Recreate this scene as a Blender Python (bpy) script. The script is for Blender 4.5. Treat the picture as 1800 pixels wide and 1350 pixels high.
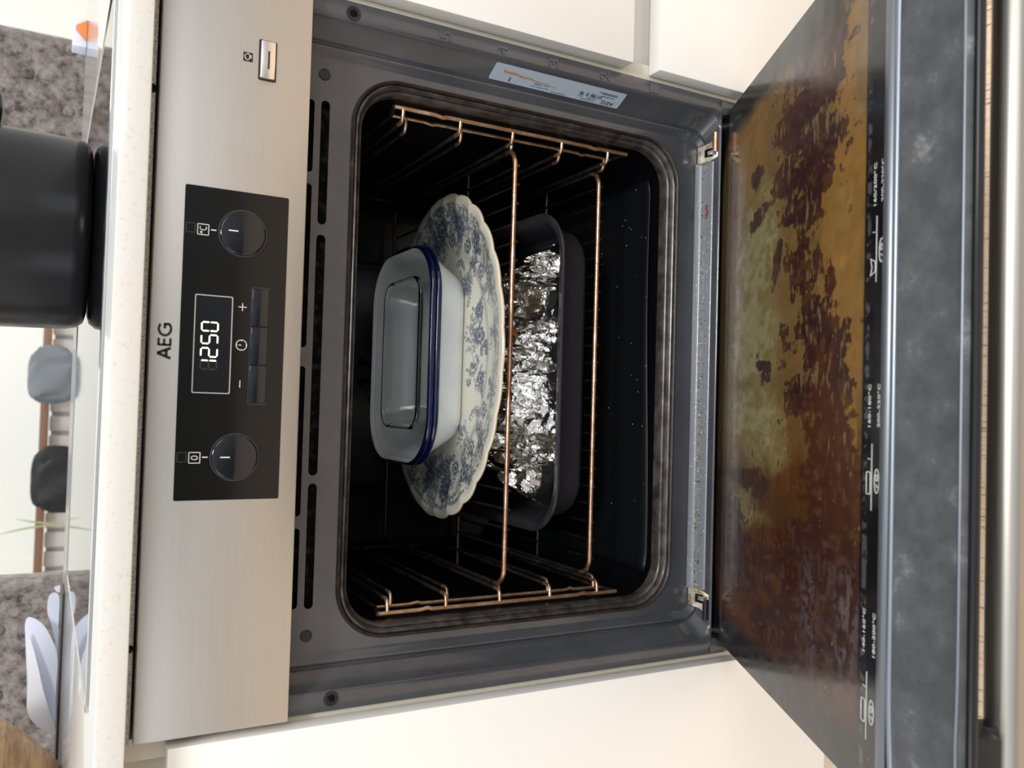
import bpy, bmesh, math, random
import numpy as np
from mathutils import Vector, Matrix
random.seed(7)
rng = np.random.default_rng(11)
sc = bpy.context.scene
for o in list(bpy.data.objects):
    bpy.data.objects.remove(o)
col = sc.collection
PI = math.pi
Z0 = 0.768            # height of the lower edge of the oven fascia above the floor

# ------------------------------------------------------------------ camera
R = Matrix(((0.02819923, -0.48315781, -0.87507905),     # image right  in (X, Y, Z)
            (-0.99917762, 0.01189191, -0.03876416),     # image down
            (0.02913557, 0.87545252, -0.48242512)))     # view direction
cam_d = bpy.data.cameras.new('camera')
cam_d.sensor_width = 36.0
cam_d.lens = 1493.83 * 36.0 / 1800.0
cam_d.clip_start = 0.02
cam = bpy.data.objects.new('camera', cam_d)
col.objects.link(cam)
right = Vector(R[0]); up = -Vector(R[1]); fwd = Vector(R[2])
CAM = Vector((-0.04343, -0.67944, Z0 + 0.18023))
M4 = Matrix((right, up, -fwd)).transposed().to_4x4()
M4.translation = CAM
cam.matrix_world = M4
cam_d.dof.use_dof = True
cam_d.dof.focus_distance = 0.80
cam_d.dof.aperture_fstop = 9.0
sc.camera = cam

# ------------------------------------------------------------------ world, lamps, exposure
sc.view_settings.view_transform = 'Standard'
sc.view_settings.look = 'None'
sc.view_settings.exposure = -0.08
sc.view_settings.gamma = 1.0
sc.view_settings.use_curve_mapping = False
w = bpy.data.worlds.new('daylight'); sc.world = w; w.use_nodes = True
nt = w.node_tree; nt.nodes.clear()
wo = nt.nodes.new('ShaderNodeOutputWorld'); bg = nt.nodes.new('ShaderNodeBackground')
tc = nt.nodes.new('ShaderNodeTexCoord'); sep = nt.nodes.new('ShaderNodeSeparateXYZ')
nt.links.new(tc.outputs['Generated'], sep.inputs[0])
rmp = nt.nodes.new('ShaderNodeValToRGB')
rmp.color_ramp.elements[0].position = 0.30; rmp.color_ramp.elements[0].color = (0.22, 0.20, 0.185, 1)
rmp.color_ramp.elements[1].position = 0.62; rmp.color_ramp.elements[1].color = (0.95, 0.97, 1.0, 1)
mth = nt.nodes.new('ShaderNodeMath'); mth.operation = 'MULTIPLY_ADD'
mth.inputs[1].default_value = 0.5; mth.inputs[2].default_value = 0.5
nt.links.new(sep.outputs['Z'], mth.inputs[0]); nt.links.new(mth.outputs[0], rmp.inputs[0])
dp = nt.nodes.new('ShaderNodeVectorMath'); dp.operation = 'DOT_PRODUCT'
dv = Vector((-0.30, -0.86, -0.42)).normalized(); dp.inputs[1].default_value = dv
nt.links.new(tc.outputs['Generated'], dp.inputs[0])
dk = nt.nodes.new('ShaderNodeValToRGB'); dk.color_ramp.elements[0].position = 0.80; dk.color_ramp.elements[0].color = (1, 1, 1, 1)
dk.color_ramp.elements[1].position = 0.97; dk.color_ramp.elements[1].color = (0.22, 0.22, 0.22, 1)
nt.links.new(dp.outputs['Value'], dk.inputs[0])
wm = nt.nodes.new('ShaderNodeMix'); wm.data_type = 'RGBA'; wm.blend_type = 'MULTIPLY'; wm.inputs[0].default_value = 1.0
nt.links.new(rmp.outputs[0], wm.inputs[6]); nt.links.new(dk.outputs[0], wm.inputs[7])
nt.links.new(wm.outputs[2], bg.inputs['Color'])
bg.inputs['Strength'].default_value = 0.95
nt.links.new(bg.outputs[0], wo.inputs[0])

def area(name, loc, target, sx, sy, power, colr):
    l = bpy.data.lights.new(name, 'AREA'); l.shape = 'RECTANGLE'; l.size = sx; l.size_y = sy
    l.energy = power; l.color = colr
    o = bpy.data.objects.new(name, l); col.objects.link(o); o.location = loc
    o.rotation_euler = (Vector(target) - Vector(loc)).to_track_quat('-Z', 'Y').to_euler()
    return o
area('skylight', (0.42, -1.75, 3.0), (0.0, 0.0, 0.45), 0.5, 0.5, 50, (1.0, 0.985, 0.955))
area('kitchen_window', (1.5, -2.6, 2.1), (0.0, 0.0, 0.6), 1.2, 1.2, 21, (0.97, 0.98, 1.0))
area('left_fill', (-2.0, -1.9, 1.9), (0.0, 0.0, 0.6), 1.2, 1.2, 13, (0.97, 0.98, 1.0))  # fill light added at the left to brighten the side edges
area('dining_window', (1.2, 2.2, 2.3), (-0.1, 3.0, 1.0), 1.4, 1.0, 34, (0.97, 0.99, 1.0))

# ------------------------------------------------------------------ materials
def mat(name, base, rough=0.5, metal=0.0, spec=0.5, coat=0.0, emis=None, estr=0.0, trans=0.0, ior=1.45, aniso=0.0):
    m = bpy.data.materials.new(name); m.use_nodes = True
    b = m.node_tree.nodes['Principled BSDF']
    b.inputs['Base Color'].default_value = (*base, 1)
    b.inputs['Roughness'].default_value = rough
    b.inputs['Metallic'].default_value = metal
    b.inputs['Specular IOR Level'].default_value = spec
    b.inputs['Coat Weight'].default_value = coat
    b.inputs['Coat Roughness'].default_value = 0.08
    b.inputs['IOR'].default_value = ior
    b.inputs['Transmission Weight'].default_value = trans
    b.inputs['Anisotropic'].default_value = aniso
    if emis:
        b.inputs['Emission Color'].default_value = (*emis, 1); b.inputs['Emission Strength'].default_value = estr
    return m

def N(m, kind, **kw):
    n = m.node_tree.nodes.new(kind)
    for k, v in kw.items():
        if k in n.inputs: n.inputs[k].default_value = v
        else: setattr(n, k, v)
    return n
def LK(m, a, b): m.node_tree.links.new(a, b)
def BS(m): return m.node_tree.nodes['Principled BSDF']
def pos(m, scale=(1, 1, 1), obj=False):
    g = N(m, 'ShaderNodeTexCoord') if obj else N(m, 'ShaderNodeNewGeometry')
    mp = N(m, 'ShaderNodeMapping'); mp.inputs['Scale'].default_value = scale
    LK(m, g.outputs['Object' if obj else 'Position'], mp.inputs[0]); return mp.outputs[0]
def noise(m, vec, scale, detail=4, rough=0.55):
    n = N(m, 'ShaderNodeTexNoise'); n.inputs['Scale'].default_value = scale
    n.inputs['Detail'].default_value = detail; n.inputs['Roughness'].default_value = rough
    LK(m, vec, n.inputs['Vector']); return n.outputs['Fac']
def ramp(m, fac, stops):
    r = N(m, 'ShaderNodeValToRGB'); e = r.color_ramp.elements
    while len(e) < len(stops): e.new(0.5)
    for el, (p, c) in zip(e, stops):
        el.position = p; el.color = (*c, 1) if len(c) == 3 else c
    LK(m, fac, r.inputs[0]); return r.outputs[0]
def bump(m, fac, strength=0.3, dist=0.001):
    b = N(m, 'ShaderNodeBump'); b.inputs['Strength'].default_value = strength; b.inputs['Distance'].default_value = dist
    LK(m, fac, b.inputs['Height']); LK(m, b.outputs[0], BS(m).inputs['Normal'])
def col_noise(m, scale, c1, c2, lo=0.35, hi=0.65, stretch=(1, 1, 1)):
    f = noise(m, pos(m, stretch), scale)
    LK(m, ramp(m, f, [(lo, c1), (hi, c2)]), BS(m).inputs['Base Color']); return f

M = {}
M['steel'] = mat('brushed_steel', (0.56, 0.535, 0.50), 0.38, 1.0)
f = noise(M['steel'], pos(M['steel'], (16, 300, 2600)), 1.0, 3)
LK(M['steel'], ramp(M['steel'], f, [(0.3, (0.50, 0.485, 0.460)), (0.7, (0.555, 0.54, 0.515))]), BS(M['steel']).inputs['Base Color'])
LK(M['steel'], ramp(M['steel'], f, [(0.3, (0.42,) * 3), (0.7, (0.50,) * 3)]), BS(M['steel']).inputs['Roughness'])
M['handle'] = mat('satin_steel', (0.40, 0.385, 0.35), 0.30, 1.0)
f = noise(M['handle'], pos(M['handle'], (6, 400, 400)), 1.0, 3)
LK(M['handle'], ramp(M['handle'], f, [(0.3, (0.33,) * 3), (0.7, (0.46,) * 3)]), BS(M['handle']).inputs['Roughness'])
M['button_steel'] = mat('polished_button_steel', (0.80, 0.74, 0.70), 0.25, 1.0)
M['black_glass'] = mat('black_glass', (0.006, 0.006, 0.006), 0.08, 0, 0.42)
f = noise(M['black_glass'], pos(M['black_glass'], (1, 1, 1)), 260, 6, 0.7)
LK(M['black_glass'], ramp(M['black_glass'], f, [(0.70, (0.006, 0.006, 0.006)), (0.76, (0.14, 0.14, 0.14))]), BS(M['black_glass']).inputs['Base Color'])
M['knob'] = mat('knob_gloss_black', (0.006, 0.007, 0.010), 0.08, 0, 0.6)
M['black_plastic'] = mat('black_plastic', (0.012, 0.012, 0.013), 0.45)
M['print'] = mat('white_print', (0.80, 0.80, 0.78), 0.5)
M['print_dim'] = mat('dim_print', (0.045, 0.045, 0.05), 0.35)
M['print_dark'] = mat('dark_print', (0.012, 0.012, 0.012), 0.45)
M['led'] = mat('display_segments', (0.9, 0.85, 0.6), 0.5, emis=(1.0, 0.93, 0.68), estr=1.6)
M['led_off'] = mat('display_segments_unlit', (0.03, 0.022, 0.02), 0.4)
M['bezel'] = mat('display_bezel', (0.75, 0.75, 0.74), 0.22, 0.85)

M['enamel'] = mat('grey_enamel', (0.05, 0.055, 0.065), 0.24, 0, 0.5, coat=0.5)
e = M['enamel']
f = noise(e, pos(e), 9, 5); LK(e, ramp(e, f, [(0.3, (0.040, 0.043, 0.050)), (0.7, (0.066, 0.070, 0.080))]), BS(e).inputs['Base Color'])
f2 = noise(e, pos(e), 60, 5); LK(e, ramp(e, f2, [(0.35, (0.20,) * 3), (0.65, (0.36,) * 3)]), BS(e).inputs['Roughness'])
v = N(e, 'ShaderNodeTexVoronoi'); v.inputs['Scale'].default_value = 150; LK(e, pos(e), v.inputs['Vector'])
sp = ramp(e, v.outputs['Distance'], [(0.05, (1, 1, 1)), (0.075, (0, 0, 0))])
big = ramp(e, noise(e, pos(e), 16, 3), [(0.52, (0, 0, 0)), (0.68, (1, 1, 1))])
mu = N(e, 'ShaderNodeMath', operation='MULTIPLY'); LK(e, sp, mu.inputs[0]); LK(e, big, mu.inputs[1])
mx = N(e, 'ShaderNodeMix', data_type='RGBA'); 
LK(e, mu.outputs[0], mx.inputs[0]); LK(e, BS(e).inputs['Base Color'].links[0].from_socket, mx.inputs[6])
mx.inputs[7].default_value = (0.42, 0.40, 0.36, 1); LK(e, mx.outputs[2], BS(e).inputs['Base Color'])

M['sill'] = mat('dirty_enamel_sill', (0.16, 0.18, 0.21), 0.3, 0.2, 0.6)
s = M['sill']
v = N(s, 'ShaderNodeTexVoronoi'); v.inputs['Scale'].default_value = 260; LK(s, pos(s), v.inputs['Vector'])
w1_ = ramp(s, v.outputs['Distance'], [(0.13, (1, 1, 1)), (0.18, (0, 0, 0))]); w2_ = ramp(s, noise(s, pos(s), 45, 4), [(0.50, (0, 0, 0)), (0.58, (1, 1, 1))])
mm = N(s, 'ShaderNodeMath', operation='MULTIPLY'); LK(s, w1_, mm.inputs[0]); LK(s, w2_, mm.inputs[1])
mx = N(s, 'ShaderNodeMix', data_type='RGBA'); LK(s, mm.outputs[0], mx.inputs[0]); mx.inputs[6].default_value = (0.21, 0.225, 0.25, 1); mx.inputs[7].default_value = (0.72, 0.66, 0.55, 1)
LK(s, mx.outputs[2], BS(s).inputs['Base Color'])
bump(s, noise(s, pos(s), 300, 4), 0.5, 0.0006)

M['gasket'] = mat('greasy_seal', (0.022, 0.018, 0.015), 0.38, 0, 0.5)
g = M['gasket']
f = noise(g, pos(g), 55, 6, 0.7)
LK(g, ramp(g, f, [(0.45, (0.018, 0.015, 0.014)), (0.60, (0.040, 0.028, 0.018)), (0.72, (0.13, 0.065, 0.02))]), BS(g).inputs['Base Color'])
bump(g, noise(g, pos(g), 400, 3), 0.4, 0.0005)
M['lip'] = mat('cavity_lip_enamel', (0.06, 0.052, 0.048), 0.26, 0.35, 0.6)
f = noise(M['lip'], pos(M['lip']), 70, 5); LK(M['lip'], ramp(M['lip'], f, [(0.35, (0.035, 0.028, 0.024)), (0.7, (0.11, 0.10, 0.095))]), BS(M['lip']).inputs['Base Color'])
M['cavity'] = mat('cavity_enamel', (0.0035, 0.0035, 0.005), 0.30, 0, 0.25)
M['back_plate'] = mat('fan_cover_enamel', (0.022, 0.022, 0.024), 0.3, 0, 0.5)
M['void'] = mat('slot_darkness', (0.006, 0.006, 0.006), 0.9, 0, 0.1)
f = col_noise(M['void'], 120, (0.004, 0.004, 0.004), (0.035, 0.032, 0.028), 0.5, 0.75)

def wire_mat(name, c1, c2, c3):
    m = mat(name, c1, 0.30, 0.9)
    f = noise(m, pos(m), 70, 5, 0.7)
    LK(m, ramp(m, f, [(0.3, c1), (0.52, c2), (0.72, c3)]), BS(m).inputs['Base Color'])
    bump(m, noise(m, pos(m), 700, 3), 0.5, 0.0004); return m
M['wire'] = wire_mat('browned_chrome_wire', (0.40, 0.19, 0.11), (0.62, 0.36, 0.24), (0.74, 0.62, 0.50))
M['rack'] = wire_mat('heat_tinted_chrome', (0.50, 0.24, 0.12), (0.66, 0.44, 0.28), (0.80, 0.74, 0.64))
M['wire_dark'] = wire_mat('dark_brown_wire', (0.03, 0.022, 0.018), (0.07, 0.052, 0.042), (0.16, 0.13, 0.11))  # dark brown tone for the shelf grid and rear bars

M['wire_darkest'] = wire_mat('darkest_brown_wire', (0.010, 0.008, 0.007), (0.022, 0.017, 0.014), (0.07, 0.055, 0.045))  # darkest wire tone: runners behind their hooks, shelf side bars, grill element
BS(M['wire_darkest']).inputs['Metallic'].default_value = 0.3; BS(M['wire_darkest']).inputs['Roughness'].default_value = 0.5
M['cabinet'] = mat('cream_lacquer', (0.82, 0.80, 0.765), 0.35, 0, 0.4)
col_noise(M['cabinet'], 3, (0.81, 0.79, 0.75), (0.84, 0.82, 0.78))
M['carcass'] = mat('cream_carcass', (0.66, 0.62, 0.53), 0.5)
M['edge_strip'] = mat('pale_edge_strip', (0.70, 0.68, 0.63), 0.4)
M['quartz'] = mat('white_quartz', (0.74, 0.73, 0.68), 0.09, 0, 0.5)
q = M['quartz']; f = noise(q, pos(q), 220, 4, 0.8)
LK(q, ramp(q, f, [(0.28, (0.54, 0.53, 0.49)), (0.45, (0.66, 0.65, 0.615))]), BS(q).inputs['Base Color'])
M['recess'] = mat('galvanised_recess', (0.10, 0.105, 0.10), 0.6, 0.2)
f = noise(M['recess'], pos(M['recess']), 500, 3, 0.8); LK(M['recess'], ramp(M['recess'], f, [(0.4, (0.25, 0.26, 0.255)), (0.62, (0.62, 0.63, 0.60))]), BS(M['recess']).inputs['Base Color'])
M['hob'] = mat('hob_glass', (0.01, 0.01, 0.011), 0.03, 0, 0.6)
M['hob_trim'] = mat('hob_trim', (0.85, 0.86, 0.88), 0.15, 1.0)
M['pot'] = mat('black_pot', (0.016, 0.016, 0.017), 0.24, 0.1, 0.6)
bump(M['pot'], noise(M['pot'], pos(M['pot']), 20, 3), 0.08, 0.004)
M['paper'] = mat('blue_white_paper', (0.74, 0.78, 0.93), 0.6)
M['paper_white'] = mat('white_paper', (0.84, 0.85, 0.90), 0.6)
M['scrap'] = mat('brown_pink_scrap', (0.30, 0.18, 0.16), 0.7)
M['orange'] = mat('orange_plastic', (0.80, 0.24, 0.06), 0.5)
M['leafgreen'] = mat('yellow_green_leaf', (0.42, 0.44, 0.24), 0.5)
M['clip'] = mat('black_board', (0.02, 0.02, 0.02), 0.3)
M['wall'] = mat('warm_white_wall', (0.86, 0.86, 0.80), 0.9)
M['radiator'] = mat('radiator_white', (0.82, 0.83, 0.83), 0.4)
M['gap_shade'] = mat('radiator_gap_shade', (0.55, 0.57, 0.60), 0.6)  # grey stands in for the shade between the radiator columns
M['shelfwood'] = mat('brown_shelf_wood', (0.23, 0.12, 0.075), 0.5)
M['towel'] = mat('grey_blue_cloth', (0.17, 0.19, 0.21), 0.9)
M['bag'] = mat('black_cloth', (0.012, 0.012, 0.014), 0.55)
M['velvet'] = mat('crushed_velvet', (0.3, 0.27, 0.26), 0.75)
vv = M['velvet']; BS(vv).inputs['Sheen Weight'].default_value = 0.4
f = noise(vv, pos(vv, (1, 1, 1)), 48, 8, 0.75)
LK(vv, ramp(vv, f, [(0.38, (0.05, 0.042, 0.04)), (0.48, (0.19, 0.165, 0.155)), (0.64, (0.36, 0.32, 0.30))]), BS(vv).inputs['Base Color'])
bump(vv, noise(vv, pos(vv), 30, 5), 0.5, 0.004)
M['wood'] = mat('laminated_acacia', (0.45, 0.26, 0.13), 0.4)
wd = M['wood']
gz_ = N(wd, 'ShaderNodeNewGeometry'); sz_ = N(wd, 'ShaderNodeSeparateXYZ'); LK(wd, gz_.outputs['Position'], sz_.inputs[0])
cz_ = N(wd, 'ShaderNodeCombineXYZ'); LK(wd, sz_.outputs['X'], cz_.inputs[0]); LK(wd, sz_.outputs['Z'], cz_.inputs[1])
bk = N(wd, 'ShaderNodeTexBrick'); bk.inputs['Scale'].default_value = 1.0; bk.inputs['Brick Width'].default_value = 0.055; bk.inputs['Row Height'].default_value = 0.027; bk.inputs['Mortar Size'].default_value = 0.0004
bk.inputs['Color1'].default_value = (0.16, 0.16, 0.16, 1); bk.inputs['Color2'].default_value = (0.9, 0.9, 0.9, 1); bk.inputs['Mortar'].default_value = (0.1, 0.1, 0.1, 1); bk.offset = 0.37
LK(wd, cz_.outputs[0], bk.inputs['Vector'])
f = noise(wd, pos(wd, (1, 1, 6)), 24, 5)
ad = N(wd, 'ShaderNodeMath', operation='MULTIPLY_ADD'); ad.inputs[1].default_value = 0.45; LK(wd, bk.outputs['Color'], ad.inputs[0])
hf = N(wd, 'ShaderNodeMath', operation='MULTIPLY'); hf.inputs[1].default_value = 0.8; LK(wd, f, hf.inputs[0]); LK(wd, hf.outputs[0], ad.inputs[2])
LK(wd, ramp(wd, ad.outputs[0], [(0.40, (0.22, 0.115, 0.05)), (0.62, (0.42, 0.25, 0.12)), (0.88, (0.54, 0.36, 0.19))]), BS(wd).inputs['Base Color'])
M['white_enamel'] = mat('white_enamel', (0.74, 0.76, 0.75), 0.12, 0, 0.55, coat=0.3)
M['blue_enamel'] = mat('cobalt_enamel', (0.003, 0.006, 0.042), 0.12, 0, 0.6, coat=0.3)
M['chip'] = mat('chipped_enamel', (0.01, 0.01, 0.012), 0.6)
M['glass'] = mat('clear_glass', (0.93, 0.97, 0.95), 0.02, 0, 0.5, trans=1.0, ior=1.47)
M['tin'] = mat('dark_baking_tin', (0.045, 0.043, 0.052), 0.34, 0.35, 0.5)
f = noise(M['tin'], pos(M['tin']), 40, 5); LK(M['tin'], ramp(M['tin'], f, [(0.35, (0.28,) * 3), (0.65, (0.42,) * 3)]), BS(M['tin']).inputs['Roughness'])
M['foil'] = mat('kitchen_foil', (0.62, 0.61, 0.58), 0.18, 1.0)
fn_ = noise(M['foil'], pos(M['foil']), 60, 3, 0.55)
bump(M['foil'], ramp(M['foil'], fn_, [(0.30, (0.25,) * 3), (0.42, (0, 0, 0)), (0.50, (1, 1, 1)), (0.58, (0.1,) * 3), (0.70, (0.6,) * 3)]), 0.26, 0.0014)
M['roast'] = mat('browned_crust', (0.22, 0.075, 0.02), 0.35)
M['liner'] = mat('oven_liner', (0.006, 0.007, 0.008), 0.28, 0, 0.35)
v = N(M['liner'], 'ShaderNodeTexVoronoi'); v.inputs['Scale'].default_value = 70; LK(M['liner'], pos(M['liner']), v.inputs['Vector'])
LK(M['liner'], ramp(M['liner'], v.outputs['Distance'], [(0.035, (0.5, 0.48, 0.42)), (0.06, (0.006, 0.007, 0.008))]), BS(M['liner']).inputs['Base Color'])
M['hinge'] = mat('yellowed_zinc', (0.72, 0.66, 0.50), 0.35, 0.7)
f = col_noise(M['hinge'], 130, (0.45, 0.27, 0.10), (0.80, 0.77, 0.66), 0.35, 0.55)
M['crumb'] = mat('burnt_crumb', (0.20, 0.11, 0.05), 0.8)
col_noise(M['crumb'], 300, (0.05, 0.03, 0.02), (0.62, 0.50, 0.30), 0.42, 0.62)
M['shred'] = mat('reddish_shred', (0.25, 0.045, 0.03), 0.4)
M['sticker'] = mat('pale_label', (0.42, 0.49, 0.58), 0.4)
M['brown_smear'] = mat('dried_brown_smear', (0.42, 0.25, 0.09), 0.5)
M['door_metal'] = mat('door_grey_metal', (0.085, 0.09, 0.095), 0.45, 0.2, 0.5)
d = M['door_metal']
f = noise(d, pos(d), 34, 6, 0.7)
LK(d, ramp(d, f, [(0.40, (0.052, 0.055, 0.058)), (0.60, (0.082, 0.086, 0.09)), (0.74, (0.24, 0.24, 0.23))]), BS(d).inputs['Base Color'])
M['door_trim'] = mat('door_bright_trim', (0.27, 0.30, 0.35), 0.34, 0.85)
M['ridge_grey'] = mat('grey_ridge_metal', (0.17, 0.185, 0.21), 0.3, 0.4)
M['door_black'] = mat('door_black', (0.01, 0.01, 0.011), 0.2, 0, 0.6)
M['floor'] = mat('oak_planks', (0.80, 0.62, 0.45), 0.45)
fl = M['floor']
gr = noise(fl, pos(fl, (60, 5, 1)), 4, 6, 0.65)
c1 = ramp(fl, gr, [(0.36, (0.42, 0.26, 0.15)), (0.44, (0.84, 0.64, 0.46)), (0.7, (0.93, 0.76, 0.58))])
gx = N(fl, 'ShaderNodeNewGeometry'); sx = N(fl, 'ShaderNodeSeparateXYZ'); LK(fl, gx.outputs['Position'], sx.inputs[0])
a1 = N(fl, 'ShaderNodeMath', operation='SUBTRACT'); a1.inputs[1].default_value = 0.044 - 10 * 0.1965; LK(fl, sx.outputs['X'], a1.inputs[0])
a2 = N(fl, 'ShaderNodeMath', operation='DIVIDE'); a2.inputs[1].default_value = 0.1965; LK(fl, a1.outputs[0], a2.inputs[0])
a3 = N(fl, 'ShaderNodeMath', operation='FRACT'); LK(fl, a2.outputs[0], a3.inputs[0])
joint = ramp(fl, a3.outputs[0], [(0.0, (1, 1, 1)), (0.008, (0, 0, 0))])
mx = N(fl, 'ShaderNodeMix', data_type='RGBA'); LK(fl, joint, mx.inputs[0]); LK(fl, c1, mx.inputs[6]); mx.inputs[7].default_value = (0.07, 0.045, 0.03, 1)
LK(fl, mx.outputs[2], BS(fl).inputs['Base Color'])
def vcol_mat(name, rough, coat=0.0, spec=0.5):
    m = mat(name, (1, 1, 1), rough, 0, spec, coat=coat)
    a = N(m, 'ShaderNodeVertexColor'); a.layer_name = 'Col'; LK(m, a.outputs['Color'], BS(m).inputs['Base Color']); return m
M['china'] = vcol_mat('transfer_printed_china', 0.14, 0.3)
M['stained_glass'] = vcol_mat('burnt_on_door_glass', 0.20, 0.0, 0.6)
sg = M['stained_glass']
LK(sg, ramp(sg, noise(sg, pos(sg), 45, 5), [(0.35, (0.07,) * 3), (0.7, (0.26,) * 3)]), BS(sg).inputs['Roughness'])

# ------------------------------------------------------------------ mesh helpers
class MB:
    def __init__(s): s.v = []; s.f = []
    def add(s, vs, fs):
        n = len(s.v); s.v += [tuple(p) for p in vs]; s.f += [tuple(i + n for i in q) for q in fs]; return s
    def box(s, lo, hi):
        x0, y0, z0 = lo; x1, y1, z1 = hi
        return s.add([(x0, y0, z0), (x1, y0, z0), (x1, y1, z0), (x0, y1, z0), (x0, y0, z1), (x1, y0, z1), (x1, y1, z1), (x0, y1, z1)],
                     [(0, 3, 2, 1), (4, 5, 6, 7), (0, 1, 5, 4), (1, 2, 6, 5), (2, 3, 7, 6), (3, 0, 4, 7)])
    def loft(s, loops, c0=True, c1=True, closed=True):
        n = len(loops[0]); vs = [p for l in loops for p in l]; fs = []
        for i in range(len(loops) - 1):
            for j in range(n if closed else n - 1):
                k = (j + 1) % n
                fs.append((i * n + j, i * n + k, (i + 1) * n + k, (i + 1) * n + j))
        if c0: fs.append(tuple(reversed(range(n))))
        if c1: fs.append(tuple(range((len(loops) - 1) * n, len(loops) * n)))
        return s.add(vs, fs)
    def tube(s, pts, r, seg=8, closed=False):
        P = [Vector(p) for p in pts]; n = len(P); loops = []
        ref = None
        for i in range(n):
            if closed: t = P[(i + 1) % n] - P[i - 1]
            else: t = P[min(i + 1, n - 1)] - P[max(i - 1, 0)]
            t.normalize()
            if ref is None:
                ref = Vector((0, 0, 1)) if abs(t.z) < 0.9 else Vector((1, 0, 0))
            a = (ref - t * ref.dot(t)).normalized(); ref = a; b = t.cross(a)
            rr_ = r[i] if isinstance(r, (list, tuple)) else r
            loops.append([P[i] + (a * math.cos(2 * PI * k / seg) + b * math.sin(2 * PI * k / seg)) * rr_ for k in range(seg)])
        if closed: loops.append(loops[0]); return s.loft(loops, False, False)
        return s.loft(loops)
    def lathe(s, prof, c, seg=48, axis='Z'):
        loops = []
        for (r, h) in prof:
            l = []
            for k in range(seg):
                a = 2 * PI * k / seg; x, y = r * math.cos(a), r * math.sin(a)
                l.append((c[0] + x, c[1] + y, c[2] + h) if axis == 'Z' else (c[0] + x, c[1] + h, c[2] + y))
            loops.append(l)
        return s.loft(loops)

def rr(cx, cy, hx, hy, r, n=6):
    """rounded rectangle in a plane, list of (u, v)"""
    o = []
    for (sx_, sy_, a0) in ((1, 1, 0), (-1, 1, 90), (-1, -1, 180), (1, -1, 270)):
        for k in range(n + 1):
            a = math.radians(a0 + 90 * k / n)
            o.append((cx + sx_ * (hx - r) + r * math.cos(a), cy + sy_ * (hy - r) + r * math.sin(a)))
    return o
def XZ(loop, y, dz=0.0): return [(u, y, v_ + dz) for u, v_ in loop]
def XY(loop, z): return [(u, v_, z) for u, v_ in loop]

def smooth(me, ang=35):
    me.polygons.foreach_set('use_smooth', [True] * len(me.polygons))
    me.set_sharp_from_angle(angle=math.radians(ang))
def tag(o, label=None, cat=None, group=None, kind=None):
    if label: o['label'] = label
    if cat: o['category'] = cat
    if group: o['group'] = group
    if kind: o['kind'] = kind
    return o
def empty(name, loc, label, cat, group=None):
    o = bpy.data.objects.new(name, None); col.objects.link(o); o.location = loc; o.empty_display_size = 0.02
    return tag(o, label, cat, group)
WLOC = {}
def wloc(o):
    l = Vector((0, 0, 0))
    while o is not None: l += o.location; o = o.parent
    return l
def link_mesh(name, me, m, parent=None, loc=None):
    """mesh given in scene coordinates; its origin is moved to loc (or stays with the parent)"""
    base = Vector(loc) if loc is not None else (wloc(parent) if parent else Vector((0, 0, 0)))
    me.transform(Matrix.Translation(-base))
    if m is not None: me.materials.clear(); me.materials.append(m)
    o = bpy.data.objects.new(name, me); col.objects.link(o)
    if parent: o.parent = parent; o.location = base - wloc(parent)
    else: o.location = base
    return o
def obj(name, mb, m, parent=None, loc=None, ang=35, bevel=0, bseg=2, recalc=True):
    me = bpy.data.meshes.new(name); me.from_pydata(mb.v, [], mb.f); me.validate()
    if bevel or recalc:
        bm = bmesh.new(); bm.from_mesh(me)
        if recalc: bmesh.ops.recalc_face_normals(bm, faces=bm.faces)
        if bevel:
            es = [e_ for e_ in bm.edges if len(e_.link_faces) == 2 and e_.calc_face_angle(0) > math.radians(40)]
            bmesh.ops.bevel(bm, geom=es, offset=bevel, segments=bseg, affect='EDGES', profile=0.5, clamp_overlap=True)
        bm.to_mesh(me); bm.free()
    smooth(me, ang)
    return link_mesh(name, me, m, parent, loc)
def Z(mb):                                   # oven coordinates -> scene coordinates
    mb.v = [(x, y, z + Z0) for x, y, z in mb.v]; return mb

def flat(loops, thick, bev=0.0):
    """2D outline(s) with holes -> mesh in local XY, thickness along +-Z"""
    cu = bpy.data.curves.new('c', 'CURVE'); cu.dimensions = '2D'; cu.fill_mode = 'BOTH'
    for l in loops:
        sp_ = cu.splines.new('POLY'); sp_.points.add(len(l) - 1)
        for p, (u, v_) in zip(sp_.points, l): p.co = (u, v_, 0, 1)
        sp_.use_cyclic_u = True
    cu.extrude = thick / 2; cu.bevel_depth = bev
    o = bpy.data.objects.new('c', cu); me = bpy.data.meshes.new_from_object(o)
    bpy.data.objects.remove(o); return me
def text(s, size, thick=0.0002, align='CENTER', shear=0):
    cu = bpy.data.curves.new('t', 'FONT'); cu.body = s; cu.size = size; cu.extrude = thick / 2
    cu.align_x = align; cu.align_y = 'CENTER'; cu.shear = shear; cu.resolution_u = 3
    o = bpy.data.objects.new('t', cu); me = bpy.data.meshes.new_from_object(o)
    bpy.data.objects.remove(o); return me
def place(me, origin, ux, uy):
    ux = Vector(ux).normalized(); uy = Vector(uy).normalized(); uz = ux.cross(uy)
    m = Matrix((ux, uy, uz)).transposed().to_4x4(); m.translation = Vector(origin); me.transform(m); return me
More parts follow.
